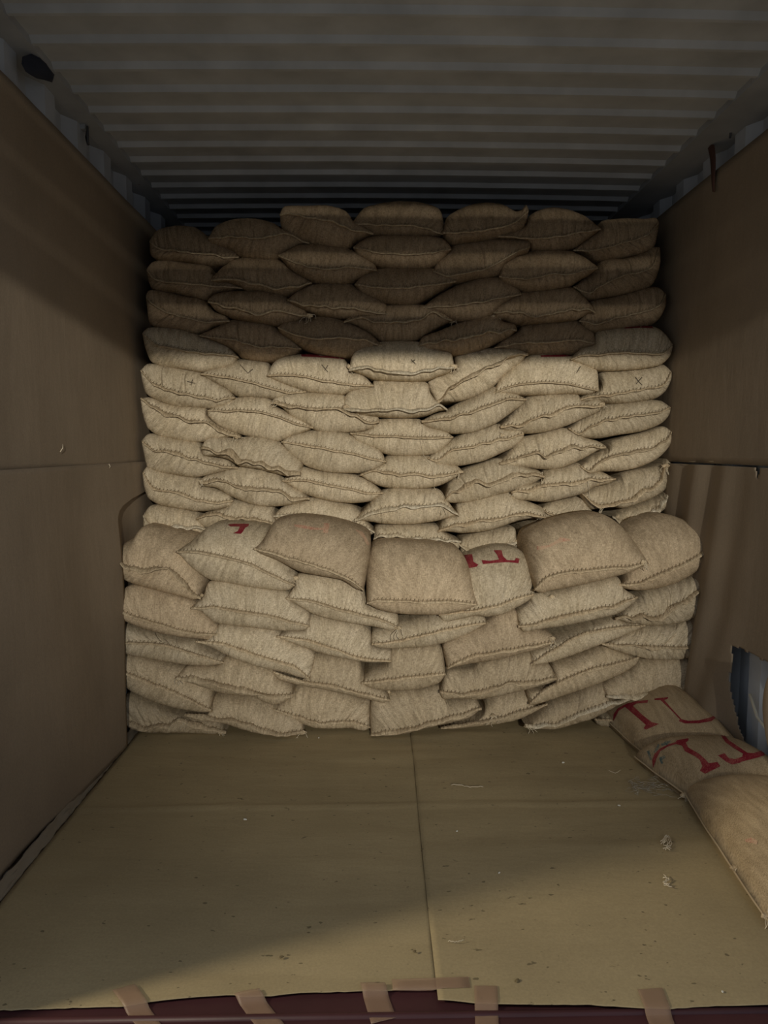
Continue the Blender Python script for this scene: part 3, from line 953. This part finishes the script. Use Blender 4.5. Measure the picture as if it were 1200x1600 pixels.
make_sack('i7', 4, [(915,700),(960,665),(1040,640),(1110,610),(1140,578),(1158,590)], [(920,735),(970,742),(1040,718),(1100,692),(1145,655),(1157,620)], [(950,718),(1000,705),(1080,690),(1130,640)], YU+.03, hem=1.6, wave=1.6, hemmat='hem_pale')
# ---- row 10 (mostly hidden)
make_sack('j1', 0, [(583,842),(588,822),(620,818),(660,818),(680,820),(695,832),(720,846)], [(590,856),(640,864),(690,864),(715,858)], [(603,834),(640,840),(690,843)], YU-.01, hem=1.3, wave=1.0, hemmat='hem_pale')
make_sack('j2', 0, [(717,850),(725,838),(760,829),(800,823),(806,835),(809,846)], [(722,870),(750,872),(800,862)], [(740,862),(775,856)], YU, hem=1.4, wave=.8, hemmat='hem_pale', stitch=False)
make_sack('j3', 0, [(806,845),(815,822),(835,813),(850,812),(858,822)], [(812,858),(830,860),(852,850)], [(820,840),(840,828)], YU+.02, hem=1.0)

# ---- front stack, row 1: tops slope back to the rear stack
YL = 2.88
TP = dict(dT=.22, back=.40)
make_sack('k1', 5, [(38,178),(70,150),(130,115),(165,75),(260,90),(350,112),(385,170),(405,250),(402,285),(372,345)], [(40,220),(70,265),(130,292),(220,317),(300,337),(345,350)], [(80,220),(150,240),(220,230),(280,255),(320,300),(345,335)], YL+.04, hem=1.5, wave=1.1, mat='burlap_coarse', **TP)
make_sack('k2', 5, [(278,172),(340,130),(380,95),(430,66),(540,64),(620,80),(680,150),(720,215),(735,258),(722,298)], [(300,190),(335,227),(400,272),(480,287),(560,302),(650,314),(700,314)], [(360,172),(450,190),(560,220),(640,260)], YL+.01, hem=.9, **TP)
make_sack('k3', 5, [(568,160),(610,118),(650,58),(740,42),(850,52),(950,80),(1002,110),(1006,180),(990,270),(980,316)], [(600,180),(660,202),(740,242),(820,258),(900,274),(950,308)], [(650,180),(750,210),(850,240),(930,276)], YL-.02, hem=.9, mat='burlap_coarse', **TP)
make_sack('k4', 0, [(573,942),(572,890),(583,852),(620,846),(680,850),(715,858),(730,880),(738,915),(745,944)], [(590,950),(610,955),(640,958),(690,958),(725,952)], [(595,937),(650,940),(700,939)], YL-.03, hem=.9, mat='burlap_coarse', **TP)
make_sack('k5', 6, [(108,408),(150,380),(190,320),(200,200),(250,170),(330,152),(400,160),(440,198),(457,280),(464,332)], [(130,437),(180,422),(240,407),(290,410),(350,402),(400,377),(445,352)], [(180,397),(260,390),(340,370),(400,347)], YL+.03, hem=.9, **TP)
make_sack('k6', 6, [(465,315),(440,240),(432,150),(450,100),(540,60),(640,36),(720,33),(780,70),(830,130),(870,188),(887,215)], [(490,325),(540,312),(640,292),(740,268),(830,243)], [(510,272),(600,247),(700,237),(800,230)], YL-.03, hem=1.0, mat='burlap_coarse', **TP)
make_sack('k7', 6, [(778,295),(782,200),(790,110),(850,60),(950,33),(1040,60),(1100,88),(1136,118)], [(800,308),(850,314),(920,307),(1000,283),(1070,243),(1120,195)], [(860,290),(950,250),(1040,210),(1110,165)], YL+.02, hem=1.1, mat='burlap_coarse', **TP)
# ---- row 2
FB = dict(dT=.095, dB=.055, back=.45, )
Y2 = YL + .0
make_sack('l1', 5, [(42,385),(80,315),(120,298),(200,310),(290,338),(345,358),(400,410),(435,450),(440,482)], [(50,408),(90,430),(160,457),(240,477),(340,492),(410,500)], [(130,418),(220,443),(320,473)], Y2+.03, hem=.9, mat='burlap_coarse', **FB)
make_sack('l2', 5, [(332,382),(380,340),(400,288),(470,275),(560,293),(690,320),(725,362),(775,400),(778,450)], [(370,393),(420,432),(480,444),(560,452),(660,464),(750,466)], [(430,380),(520,395),(620,410),(700,432)], Y2+.01, hem=.9, **FB)
make_sack('l3', 5, [(688,345),(720,300),(735,258),(800,255),(900,272),(975,310),(1000,365),(1100,400),(1114,460)], [(730,367),(790,402),(860,422),(940,437),(1020,450),(1080,465)], [(790,360),(880,385),(980,410),(1060,432)], Y2+.02, hem=.9, **FB)
make_sack('l4', 6, [(405,450),(405,400),(440,370),(462,330),(560,315),(650,290),(770,265),(800,310),(852,342)], [(430,470),(500,457),(600,442),(700,420),(780,400),(830,367)], [(470,440),(560,415),(660,395),(760,375)], Y2+.0, hem=1.1, wave=.7, **FB)
make_sack('l5', 6, [(768,420),(800,380),(850,345),(875,320),(950,300),(1040,270),(1090,262),(1132,300)], [(800,432),(880,445),(960,442),(1040,427),(1100,392),(1130,345)], [(860,410),(940,408),(1000,370),(1060,335)], Y2+.03, hem=1.5, wave=1.4, **FB)
# ---- row 3
Y3 = YL + .02
make_sack('m1', 5, [(48,515),(52,460),(90,445),(180,465),(290,490),(350,500),(400,535),(455,560),(458,588)], [(60,545),(130,562),(220,577),(320,592),(400,597)], [(130,512),(230,520),(330,550)], Y3+.04, hem=.8, **FB)
make_sack('m2', 5, [(348,507),(400,495),(440,442),(520,440),(640,460),(690,498),(760,530),(797,560),(780,648)], [(400,522),(450,547),(520,577),(600,602),(680,620),(740,640)], [(440,515),(540,545),(640,578),(720,602)], Y3, hem=.9, **FB)
make_sack('m3', 5, [(653,488),(700,462),(760,455),(785,405),(880,422),(960,440),(1005,470),(1015,525),(1080,540),(1083,582)], [(690,502),(760,527),(840,552),(920,570),(1000,582)], [(760,502),(860,532),(930,560),(1000,575)], Y3+.02, hem=.8, **FB)
make_sack('m4', 0, [(580,1006),(583,985),(620,973),(670,961),(700,956),(740,956),(757,964),(759,973)], [(595,1011),(620,1011),(660,1009),(700,1001),(737,986)], [(620,1001),(670,990),(720,978)], Y3+.03, hem=.8, **FB)
make_sack('m5', 6, [(140,608),(125,525),(170,490),(250,460),(300,425),(340,398),(395,390),(415,450),(480,458),(530,480),(542,510)], [(160,602),(230,587),(330,572),(430,547),(500,528)], [(220,567),(330,547),(430,530)], Y3, hem=1.0, mat='burlap_coarse', **FB)
make_sack('m6', 6, [(450,595),(455,545),(530,500),(620,455),(700,430),(765,412),(800,428),(850,428),(882,448)], [(475,593),(530,582),(620,552),(710,517),(800,482),(860,458)], [(500,562),(580,512),(660,475),(760,457)], Y3+.02, hem=.9, **FB)
make_sack('m7', 6, [(718,517),(770,490),(870,450),(960,445),(1050,423),(1090,430),(1105,520)], [(760,537),(850,562),(920,573),(1020,571),(1080,552)], [(820,523),(920,528),(1010,531)], Y3+.03, hem=1.0, wave=1.6, **FB)
# ---- row 4
Y4 = YL + .04
make_sack('n1', 5, [(55,610),(65,555),(150,560),(240,585),(330,610),(395,655),(415,700),(412,768)], [(65,650),(110,692),(200,732),(290,757),(370,770)], [(140,650),(230,680),(310,715)], Y4+.03, hem=1.0, wave=.6, mat='burlap_tan', **FB)
make_sack('n2', 5, [(276,645),(320,602),(430,595),(470,565),(560,578),(640,605),(665,648),(710,672),(716,708)], [(320,657),(400,682),(470,702),(560,708),(640,742),(690,728)], [(380,650),(480,680),(560,690),(620,715)], Y4, hem=1.5, wave=1.0, mat='burlap_tan', **FB)
make_sack('n3', 5, [(640,620),(700,635),(770,635),(790,558),(870,560),(960,580),(990,650),(1060,690),(1080,728)], [(660,647),(740,667),(830,682),(920,702),(1000,722),(1050,735)], [(740,655),(850,670),(950,697)], Y4+.02, hem=.9, mat='burlap_tan', **FB)
make_sack('n4', 0, [(564,1066),(575,1050),(603,1035),(612,1012),(640,1008),(680,1006),(692,1015),(696,1052)], [(580,1073),(610,1077),(650,1075),(685,1066)], [(610,1061),(650,1056)], Y4+.01, hem=.9, mat='burlap_tan', **FB)
make_sack('n5', 6, [(112,695),(140,620),(230,610),(260,585),(350,565),(445,543),(470,585),(520,592),(550,645)], [(125,722),(180,717),(260,720),(340,707),(440,682),(530,660)], [(200,705),(280,690),(380,662),(470,660)], Y4+.01, hem=1.2, wave=.9, mat='burlap_tan', **FB)
make_sack('n6', 6, [(447,742),(442,690),(530,660),(533,590),(600,570),(700,530),(740,520),(800,545),(858,568)], [(470,742),(540,720),(620,692),(720,657),(800,622),(845,592)], [(500,692),(580,652),(680,612),(780,590)], Y4+.02, hem=.9, mat='burlap_tan', **FB)
make_sack('n7', 6, [(735,712),(725,670),(820,612),(860,575),(950,568),(1070,560),(1092,590),(1108,645)], [(760,722),(830,717),(930,702),(1030,683),(1085,668)], [(830,712),(930,698),(1030,677)], Y4+.03, hem=1.4, hemmat='hem_pale', wave=.6, stitch=False, mat='burlap_tan', **FB)
# ---- row 5 (on the floor)
Y5 = 2.965
FL = dict(mat='burlap_tan', fat=0.0, dT=.10, dB=.045, back=.45)
make_sack('o1', 5, [(58,795),(70,745),(95,704),(150,710),(220,740),(300,765),(400,780),(450,800),(467,845)], [(68,812),(110,837),(170,848),(260,850),(360,852),(435,856)], [(110,812),(160,825),(240,817),(310,805),(400,828)], Y5+.04, hem=1.4, wave=1.2, **FL)
make_sack('o2', 5, [(310,782),(400,768),(430,702),(520,705),(600,720),(640,740),(690,760),(750,790),(755,845)], [(350,800),(450,812),(530,838),(600,852),(660,858),(730,860)], [(420,795),(500,802),(580,830),(660,852)], Y5, hem=1.2, wave=1.0, **FL)
make_sack('o3', 5, [(642,762),(690,710),(740,670),(820,665),(900,698),(960,718),(1003,730),(1005,830)], [(680,787),(740,812),(800,830),(880,834),(930,832),(980,842)], [(720,785),(820,812),(930,808)], Y5+.03, hem=.8, wave=.9, **FL)
make_sack('o4', 0, [(579,1147),(578,1115),(583,1090),(620,1078),(660,1075),(685,1070),(700,1092),(740,1090),(752,1106)], [(600,1149),(630,1146),(660,1138),(695,1130),(732,1121)], [(620,1141),(660,1132),(700,1121)], Y5-.01, hem=1.3, wave=.7, **FL)
make_sack('o5', 6, [(115,832),(180,800),(265,770),(285,725),(350,700),(440,685),(460,735),(517,742)], [(160,835),(230,828),(320,818),(400,802),(450,780)], [(220,815),(330,795),(430,765)], Y5+.03, hem=1.0, **FL)
make_sack('o6', 6, [(430,820),(490,770),(540,730),(620,700),(715,655),(735,700),(780,722),(852,716)], [(470,833),(540,835),(620,817),(700,792),(770,752)], [(540,818),(640,775),(740,742)], Y5+.01, hem=1.2, wave=.9, hemmat='hem_pale', **FL)
make_sack('o7', 6, [(690,798),(712,768),(750,762),(800,752),(880,752)], [(702,816),(730,824),(800,820),(860,800)], [(730,802),(800,795)], Y5+.08, hem=.8, dT=.1, dB=.04, back=.3)

# ---- descriptions
GR, GF = 'sacks of the tall rear stack', 'sacks of the low front stack'
def rowlab(prefix, n, rowname, looks, group):
    grp_label([prefix + str(i + 1) for i in range(n)], rowname, looks, group)
TR = 'of tall rear stack'
rowlab('a', 7, 'top row ' + TR, ['shaded blunt', 'shaded brown', 'shaded raised pale-hemmed', 'shaded central', 'shaded eared', 'shaded rounded', 'shaded right-end'], GR)
rowlab('b', 7, 'second row down ' + TR, ['dark', 'dark slumping', 'dark lens-shaped', 'dark level', 'dark upward-tilted', 'dark plump', 'dark steeply tilted'], GR)
rowlab('c', 7, 'third row down ' + TR, ['dark creased', 'dark ragged-hemmed', 'dark frayed', 'dark smooth', 'dark tilted', 'dark wavy-hemmed', 'dark pale-seamed'], GR)
rowlab('d', 7, 'fourth row down ' + TR, ['half lit stitched', 'shaded tapering', 'shaded pointed', 'shaded sagging-mouthed', 'shaded knotted', 'shaded half-hidden', 'pale-bottomed stitched'], GR)
rowlab('e', 7, 'fifth row down ' + TR, ['brightly lit creased', 'pen-marked tapering', 'X-marked', 'straight pale-hemmed', 'steeply slanted thick-hemmed', 'arched', 'X-marked right-end'], GR)
rowlab('f', 7, 'sixth row down ' + TR, ['wavy-hemmed', 'neatly stitched', 'thick-lipped', 'squarish pale-hemmed', 'tied-corner', 'curled-corner', 'smooth tilted'], GR)
rowlab('g', 7, 'seventh row down ' + TR, ['level stitched', 'loose flap-hemmed', 'full lens-shaped', 'flat stitched', 'knotted-corner', 'ragged-hemmed', 'long-seamed rising'], GR)
rowlab('h', 7, 'eighth row down ' + TR, ['stitched', 'tied-mouthed', 'neatly seamed', 'ear-cornered', 'floppy-hemmed', 'crooked-hemmed', 'curled up right-end'], GR)
rowlab('i', 7, 'ninth row down ' + TR, ['low white-hemmed', 'half-hidden arched', 'half-hidden stitched', 'frayed white-hemmed', 'rounded wavy-hemmed', 'partly hidden', 'wrinkled small'], GR)
rowlab('j', 3, 'lowest visible row ' + TR, ['mostly hidden', 'mostly hidden frayed', 'barely visible'], GR)
TF = 'of low front stack'
rowlab('k', 7, 'top row ' + TF, ['slumped wavy-hemmed', 'red-letter-cornered', 'faded-red-marked', 'plain coarse', 'bold red-lettered', 'big faintly red-marked', 'plain bulging'], GF)
rowlab('l', 5, 'second row down ' + TF, ['coarse darker', 'pale stitched', 'pale stitched', 'frayed-cornered', 'wrinkled twisted-hemmed'], GF)
rowlab('m', 7, 'third row down ' + TF, ['thin level', 'long drooping', 'stepped', 'slim', 'broad coarse', 'slanted stitched', 'pleated'], GF)
rowlab('n', 7, 'fourth row down ' + TF, ['plump tan', 'frayed tan', 'flattened tan', 'level', 'wide wavy-hemmed', 'rising stitched', 'straight white-hemmed'], GF)
rowlab('o', 7, 'bottom row ' + TF, ['frayed loosely hemmed', 'wavy-hemmed', 'brownish smooth', 'central drooping', 'low flattened', 'pale-hemmed', 'small barely visible'], GF)

# ---- prints and pen marks
decal('k2', 5, [(470,72),(490,69),(550,69),(548,78),(536,84),(526,100),(520,107),(490,105),(508,96),(515,80),(480,79)], 'ink_red')
decal('k3', 5, [(718,72),(760,75),(800,84),(826,84),(832,66),(852,68),(845,105),(826,102),(828,92),(790,92),(750,86),(722,80)], 'ink_faded')
decal('k3', 5, [(945,88),(975,100),(992,125),(1000,148),(990,146),(978,122),(960,104)], 'ink_faded')
decal('k5', 6, [(205,186),(235,183),(240,212),(258,222),(252,230),(210,238),(208,226),(217,215)], 'ink_red')
decal('k5', 6, [(315,168),(345,168),(350,190),(365,205),(395,206),(398,197),(412,200),(408,217),(370,213),(330,215),(275,220),(270,205),(300,208),(335,203),(328,185)], 'ink_red')
decal('k6', 6, [(478,153),(520,150),(540,138),(565,120),(600,125),(605,132),(560,140),(520,158),(500,165),(480,168)], 'ink_faded')
decal('e6', 2, [(612,697),(700,695),(735,688),(740,701),(700,703),(615,704)], 'ink_red')
decal('e3', 1, [(735,680),(785,684),(820,700),(945,700),(945,716),(860,708),(740,702)], 'ink_red')
decal('d7', 2, [(965,577),(1040,571),(1095,574),(1095,582),(1040,579),(970,583)], 'ink_red')
for k, c, a, b in (('e3', 3, (825,55), (852,86)), ('e3', 3, (852,57), (838,80)), ('e2', 3, (478,55), (510,90)), ('e2', 3, (532,74), (510,92)),
                   ('e1', 3, (252,126), (288,134)), ('e1', 3, (275,118), (268,142)), ('e4', 4, (60,32), (80,52)), ('e4', 4, (78,34), (62,44)),
                   ('e7', 4, (1015,108), (1045,142)), ('e7', 4, (1045,108), (1020,136)), ('e6', 4, (782,62), (765,90))):
    stroke(k, c, a, b, 1.5, 'ink_pen')

# ---- frayed corners and loose threads
for k, x, y, n, s in (('c2', 483, 494, 9, .05), ('b2', 480, 452, 5, .05), ('c3', 603, 494, 6, .04), ('d4', 706, 502, 5, .05), ('d5', 655, 546, 8, .035),
                   ('c6', 772, 494, 6, .04), ('c7', 918, 478, 8, .035), ('e4', 546, 573, 8, .03), ('e4', 709, 573, 4, .02), ('f1', 370, 682, 7, .045),
                   ('f3', 432, 628, 7, .035), ('f4', 540, 636, 8, .035), ('f5', 656, 662, 9, .04), ('g6', 781, 729, 8, .035), ('h4', 718, 737, 8, .03),
                   ('h2', 315, 752, 8, .03), ('h6', 800, 778, 9, .035), ('h7', 1040, 728, 7, .04), ('h7', 940, 792, 8, .04), ('i4', 690, 790, 10, .04),
                   ('i3', 438, 808, 8, .035), ('i5', 848, 812, 7, .035), ('j2', 808, 846, 7, .035), ('i1', 325, 825, 9, .04), ('k2', 461, 903, 5, .045),
                   ('k1', 314, 930, 5, .03), ('k1', 178, 852, 5, .03), ('k6', 1005, 878, 7, .035), ('k7', 1110, 832, 5, .03), ('l5', 1105, 925, 9, .04),
                   ('l4', 862, 932, 8, .04), ('n2', 280, 1060, 8, .03), ('n7', 1100, 1062, 12, .045), ('o1', 345, 1143, 6, .06), ('o2', 472, 1147, 5, .06),
                   ('o1', 285, 1125, 9, .05), ('o5', 770, 1118, 9, .045), ('o6', 825, 1137, 5, .04), ('l3', 622, 984, 6, .05), ('n3', 606, 1080, 4, .03),
                   ('m5', 862, 998, 6, .04), ('g5', 785, 680, 6, .03), ('h3', 560, 742, 4, .04), ('f6', 940, 632, 4, .03)):
    tuft(k, x, y, n, s)
thread('f5', [(655, 668), (657, 690), (662, 712), (675, 728), (678, 745), (678, 762), (692, 775)])
thread('l3', [(623, 985), (621, 998), (625, 1012), (622, 1018)])
thread('h6', [(918, 745), (920, 765), (922, 785)], .002)
thread('e3', [(546, 588), (545, 600), (547, 608)], .002)
thread('h5', [(845, 740), (848, 737), (846, 752)], .002)

# ------------------------------------------------------------------ loose sacks along the right wall
def pillow(key, quad, zl, zr, base_l, base_r, label, mat, sd, seam_side=None, px=2.6, droop=None):
    """quad: near-left, near-right, far-right, far-left in plan; zl/zr thickness left/right; base lift left/right"""
    nl, nr, frr, fll = [Vector(p) for p in quad]
    n = 64
    top, bot, uv = [], [], []
    for j in range(n + 1):
        vv = -1 + 2 * j / n
        for i in range(n + 1):
            uu = -1 + 2 * i / n
            # concave edges between pointed corners
            U = uu * (1 - .06 * (1 - abs(vv) ** 2) * 0 - .05 * abs(vv) ** 6)
            V = vv * (1 - .03 * abs(uu) ** 6)
            s, t = (U + 1) / 2, (V + 1) / 2
            p = nl.lerp(nr, s).lerp(fll.lerp(frr, s), t)
            prof = (max(0, 1 - abs(uu) ** px) * max(0, 1 - abs(vv) ** px)) ** .46
            th = zl + (zr - zl) * s
            b = base_l + (base_r - base_l) * s ** 1.5
            eq = b + th * .20
            ed = 1 - prof
            lump = .012 * nz(p.x * 5 + sd, p.y * 5, 0) * prof
            wr = .0035 * nz(p.x * 26 + sd, p.y * 9, 2) * min(1, ed * 1.6)
            zt = eq + th * .80 * prof + lump + wr
            zb = eq - th * .20 * min(1, prof * 1.7)
            top.append(Vector((p.x, p.y, zt)))
            bot.append(Vector((p.x, p.y, zb)))
            uv.append((p.x, p.y))
    N = n + 1
    verts = top + bot
    uvs = uv + uv
    faces = []
    for j in range(n):
        for i in range(n):
            a = j * N + i
            faces.append((a, a + 1, a + 1 + N, a + N))
            a += N * N
            faces.append((a + N, a + 1 + N, a + 1, a))
    def wall(a, b):
        faces.append((a, a + N * N, b + N * N, b))
    for i in range(n):
        wall(i + 1, i); wall(n * N + i, n * N + i + 1); wall(i * N, (i + 1) * N); wall((i + 1) * N + n, i * N + n)
    base = Vector((sum(p.x for p in top) / len(top), sum(p.y for p in top) / len(top), min(p.z for p in verts)))
    root = empty('burlap_sack', base)
    body = mesh_obj('sack_body', [p - base for p in verts], faces, M[mat], root, uvs)
    bvh = BVHTree.FromPolygons([tuple(p) for p in verts], faces)
    left = [top[j * N] for j in range(N)]
    near = [top[i] for i in range(N)]
    SACKS[key] = dict(root=root, body=body, bvh=bvh, base=base, hem=near, sd=sd)
    tag(root, label, 'sack', 'loose sacks along the right wall')
    # side seam and mouth hem
    hv, hf = [], []
    tube(hv, hf, [p + Vector((-.002, 0, 0)) for p in left], .0032, 7)
    tube(hv, hf, [p + Vector((0, -.003, 0)) for p in near], .0042, 7)
    mesh_obj('hem', [p - base for p in hv], hf, M['hem'], root)
    return root

pillow('q1', [(1.055, 2.72, ), (1.325, 2.42), (1.325, 3.30), (1.01, 3.30)], .165, .21, .0, .07,
       'plain sack against right wall with red letters TL, half under the stack', 'burlap_flat', 11)
pillow('q2', [(1.085, 2.34), (1.325, 2.10), (1.325, 2.52), (1.005, 2.72)], .165, .20, .0, .07,
       'sack against right wall with inverted red letters and blue-green scribble', 'burlap_flat', 23)
pillow('q3', [(.985, 1.70), (1.325, 1.62), (1.325, 2.20), (1.075, 2.43)], .18, .22, .0, .05,
       'unlettered tan sack nearest the camera at the right edge', 'burlap_flat', 37)
TA = [(212,390),(215,350),(240,315),(290,290),(350,275),(410,270),(408,285),(345,290),(325,303),(380,355),(432,395),(474,405),(400,437),(385,430),(398,410),(370,385),(280,308),(245,330),(222,375)]
LA = [(445,262),(525,253),(522,262),(503,270),(545,320),(600,378),(640,388),(700,385),(760,370),(778,362),(775,350),(800,342),(810,357),(770,390),(700,402),(620,403),(585,390),(592,380),(540,325),(480,270),(448,270)]
TB = [(440,655),(435,610),(450,570),(480,545),(530,520),(565,510),(575,498),(640,487),(640,500),(625,512),(640,540),(700,575),(735,605),(755,628),(805,622),(822,645),(735,688),(705,670),(720,645),(705,610),(680,590),(620,560),(605,530),(570,520),(520,535),(480,560),(460,600)]
LB = [(762,450),(850,438),(848,445),(830,455),(870,500),(930,540),(975,570),(1010,572),(1075,550),(1060,535),(1110,524),(1110,570),(1040,595),(940,620),(935,625),(888,636),(855,620),(808,585),(845,572),(870,600),(905,605),(945,592),(950,575),(900,545),(850,510),(815,460),(765,458)]
decal('q1', 7, TA, 'ink_red', 'letter')
decal('q1', 7, LA, 'ink_red', 'letter')
decal('q2', 7, TB, 'ink_red', 'letter')
decal('q2', 7, LB, 'ink_red', 'letter')
for a, b in (((412,558),(428,608)), ((450,568),(472,522)), ((486,524),(540,504)), ((505,508),(520,524)), ((478,600),(508,588)), ((506,590),(488,608)), ((482,598),(492,632))):
    stroke('q2', 7, a, b, 4.0, 'ink_blue', 'scribble')
decal('q3', 7, [(958,1065),(1000,1050),(1035,1070),(1030,1092),(1000,1082),(975,1078)], 'ink_faded')
tuft('q2', 984, 1193, 8, .03)
tuft('q2', 1070, 1242, 6, .03)
tuft('q1', 1165, 1128, 6, .03)
tuft('q3', 1085, 1290, 7, .03)
tuft('q3', 1148, 1355, 7, .02)
tuft('q3', 1196, 1430, 9, .04)

# torn paper curl at the right image border, hanging from the right liner
g = []
for i in range(25):
    t = i / 24
    row = []
    for k in range(13):
        u = k / 12
        y = 2.175 + .115 * u * math.sin(math.pi * (.15 + .75 * t)) + .0
        z = .20 + .34 * (1 - t)
        x = 1.300 - .045 * math.sin(u * 2.2) + .01 * t
        row.append(Vector((x, y, z)))
    g.append(row)
sheet('torn_flap', g, M['paper_wall'], rl)
# pale strap behind the torn hole
p = [at_x(1172, 1085, 1.345), at_x(1183, 1120, 1.33), at_x(1198, 1140, 1.30)]
v, f = [], []
tube(v, f, p, .005, 6)
o = mesh_obj('white_cord', v, f, M['scrap'])
tag(o, 'short pale cord hanging in the torn hole of the right wall paper', 'cord')

# ------------------------------------------------------------------ fittings above the liners
def ring(px, py, X, label):
    p = at_x(px, py, X)
    sg = 1 if X < 0 else -1
    root = empty('lashing_ring', p)
    v, f = [], []
    pts = []
    for i in range(17):
        a = math.pi * 2 * i / 16
        pts.append(Vector((sg * (.014 + .016 * math.sin(a * .5)), .014 * math.cos(a), -.020 + .030 * math.sin(a))))
    tube(v, f, pts, .0045, 6)
    mesh_obj('ring', v, f, M['dark_metal'], root)
    v, f = [], []
    boxgeo(v, f, -.008, .02, -.012, .012, .0, .03)
    mesh_obj('bracket', v, f, M['rail'], root, smooth=False)
    tag(root, label, 'lashing ring', 'lashing rings under the top rails')
ring(126, 203, XL + .002, 'dark lashing ring on the left wall above the paper')
ring(1152, 193, XR - .002, 'dark lashing ring on the right wall above the paper')
# dark blotch stuck to the left rail
P = [(34, 100), (38, 90), (47, 84), (58, 82), (68, 88), (76, 96), (80, 108), (84, 120), (80, 128), (70, 126), (58, 122), (47, 118), (38, 112)]
W = [at_x(x, y, -1.004) for x, y in P]
cen = sum(W, Vector()) / len(W)
v, f = [cen + Vector((.020, 0, 0))], []
N = len(W)
for r_, dx in ((.35, .017), (.7, .014), (1.0, .0)):
    for p in W:
        v.append(cen.lerp(p, r_ * (1 + .22 * nz(p.y * 45, p.z * 45, r_))) + Vector((dx + .004 * nz(p.y * 50, p.z * 50, r_ * 9), 0, 0)))
for i in range(N):
    j = (i + 1) % N
    f.append((0, 1 + i, 1 + j))
    for q in range(2):
        f.append((1 + q * N + i, 1 + (q + 1) * N + i, 1 + (q + 1) * N + j, 1 + q * N + j))
o = mesh_obj('dark_patch', v, f, M['navy'])
tag(o, 'ragged blue-black patch stuck under the left top rail', 'patch')
# rusty red strip hanging over the right liner
g = []
for i in range(13):
    t = i / 12
    px = 1112 + 5 * t + 1.5 * math.sin(t * 5)
    py = 226 + 74 * t
    hw = (7 - 5.0 * t)
    a, b = at_x(px - hw, py, 1.322), at_x(px + hw * .6, py, 1.322)
    row = [a, (a + b) / 2 + Vector((-.003, 0, 0)), b]
    g.append(row)
o = sheet('red_strip', g, M['rust_red'], thick=.001)
tag(o, 'thin rusty red strip hanging over the right wall paper', 'strip')

# ------------------------------------------------------------------ litter on the floor paper
def fibre(pix, label, rad=.0014, n=1, mat='twine', spread=4):
    v, f = [], []
    r = random.Random(int(pix[0][0]))
    for q in range(n):
        pts = [at_z(x + r.uniform(-spread, spread) * (n > 1), y + r.uniform(-spread, spread) * (n > 1), .0135) for x, y in pix]
        pts = resample(catmull(pts, 4), 12)
        for i, p in enumerate(pts): p.z += .003 + .004 * abs(math.sin(i * 1.3 + q))
        tube(v, f, pts, rad, 4)
    o = mesh_obj('jute_fibre', v, f, M[mat])
    tag(o, label, 'fibre', 'loose jute fibres on the floor paper')
fibre([(705, 1228), (720, 1229), (735, 1232), (755, 1231)], 'long pale jute thread lying on the floor below the sack stack', .0012)
fibre([(1034, 1318), (1042, 1312), (1046, 1320), (1038, 1325), (1045, 1328)], 'small tangle of jute left of the nearest loose sack', .0014, 5, spread=5)
fibre([(1036, 1372), (1045, 1375), (1038, 1382), (1048, 1386)], 'small jute tangle nearest the front right of the floor', .0013, 3, spread=3)
fibre([(950, 1206), (962, 1210), (970, 1205)], 'short pale fibre left of the lettered loose sack', .001)
fibre([(700, 1473), (712, 1475), (725, 1472)], 'short faint fibre near the front of the floor paper', .0008)
def fluff_patch():
    r = random.Random(3)
    v, f = [], []
    for q in range(40):
        x, y = 1010 + r.uniform(-28, 30), 1232 + r.uniform(-14, 12)
        p = at_z(x, y, .014)
        pts = [p.copy()]
        for j in range(6):
            p = p + Vector((r.uniform(-.016, .022), r.uniform(-.010, .010), 0))
            p.z = .0145 + r.uniform(0, .012)
            pts.append(p.copy())
        tube(v, f, pts, .0009, 4)
    o = mesh_obj('fluff_clump', v, f, M['fluff'])
    tag(o, 'grey tuft of fluff on the floor beside the lettered sack', 'fluff')
fluff_patch()
def bit(name, px, py, r_, mat, label, cat):
    p = at_z(px, py, .012)
    bm = bmesh.new()
    bmesh.ops.create_icosphere(bm, subdivisions=2, radius=r_)
    for v_ in bm.verts:
        v_.co *= 1 + .35 * noise.noise(v_.co * 300 + Vector((px, py, 0)))
        v_.co.x *= 1.5; v_.co.z *= .55
    me = bpy.data.meshes.new(name); bm.to_mesh(me); bm.free()
    me.materials.append(M[mat])
    o = bpy.data.objects.new(name, me); C.objects.link(o)
    o.location = p + Vector((0, 0, r_ * .4))
    o.rotation_euler.z = px
    tag(o, label, cat, 'crumbs on the floor paper')
bit('paper_crumb', 383, 1281, .0045, 'scrap', 'white crumb in the middle of the left floor sheet', 'crumb')
bit('paper_crumb', 880, 1192, .0045, 'scrap', 'white crumb on the floor near the sacks right of centre', 'crumb')
bit('paper_crumb', 780, 1364, .003, 'scrap', 'tiny white crumb in the middle of the right floor sheet', 'crumb')
bit('paper_crumb', 967, 1259, .0035, 'scrap', 'white crumb left of the grey fluff on the right sheet', 'crumb')
bit('paper_crumb', 714, 1299, .003, 'scrap', 'tiny white crumb just right of the paper joint', 'crumb')
bit('paper_crumb', 498, 1153, .0035, 'scrap', 'white crumb at the foot of the front stack', 'crumb')
bit('paper_crumb', 1129, 1550, .0025, 'scrap', 'white crumb near the front right edge of the floor paper', 'crumb')
bit('coffee_bean', 808, 1533, .0045, 'bean', 'brown bean near the front edge of the right floor sheet', 'bean')
bit('coffee_bean', 440, 1496, .004, 'bean', 'brown bean near the front of the left floor sheet', 'bean')
bit('coffee_bean', 648, 1487, .0035, 'bean', 'brown bean just left of the paper joint near the front', 'bean')
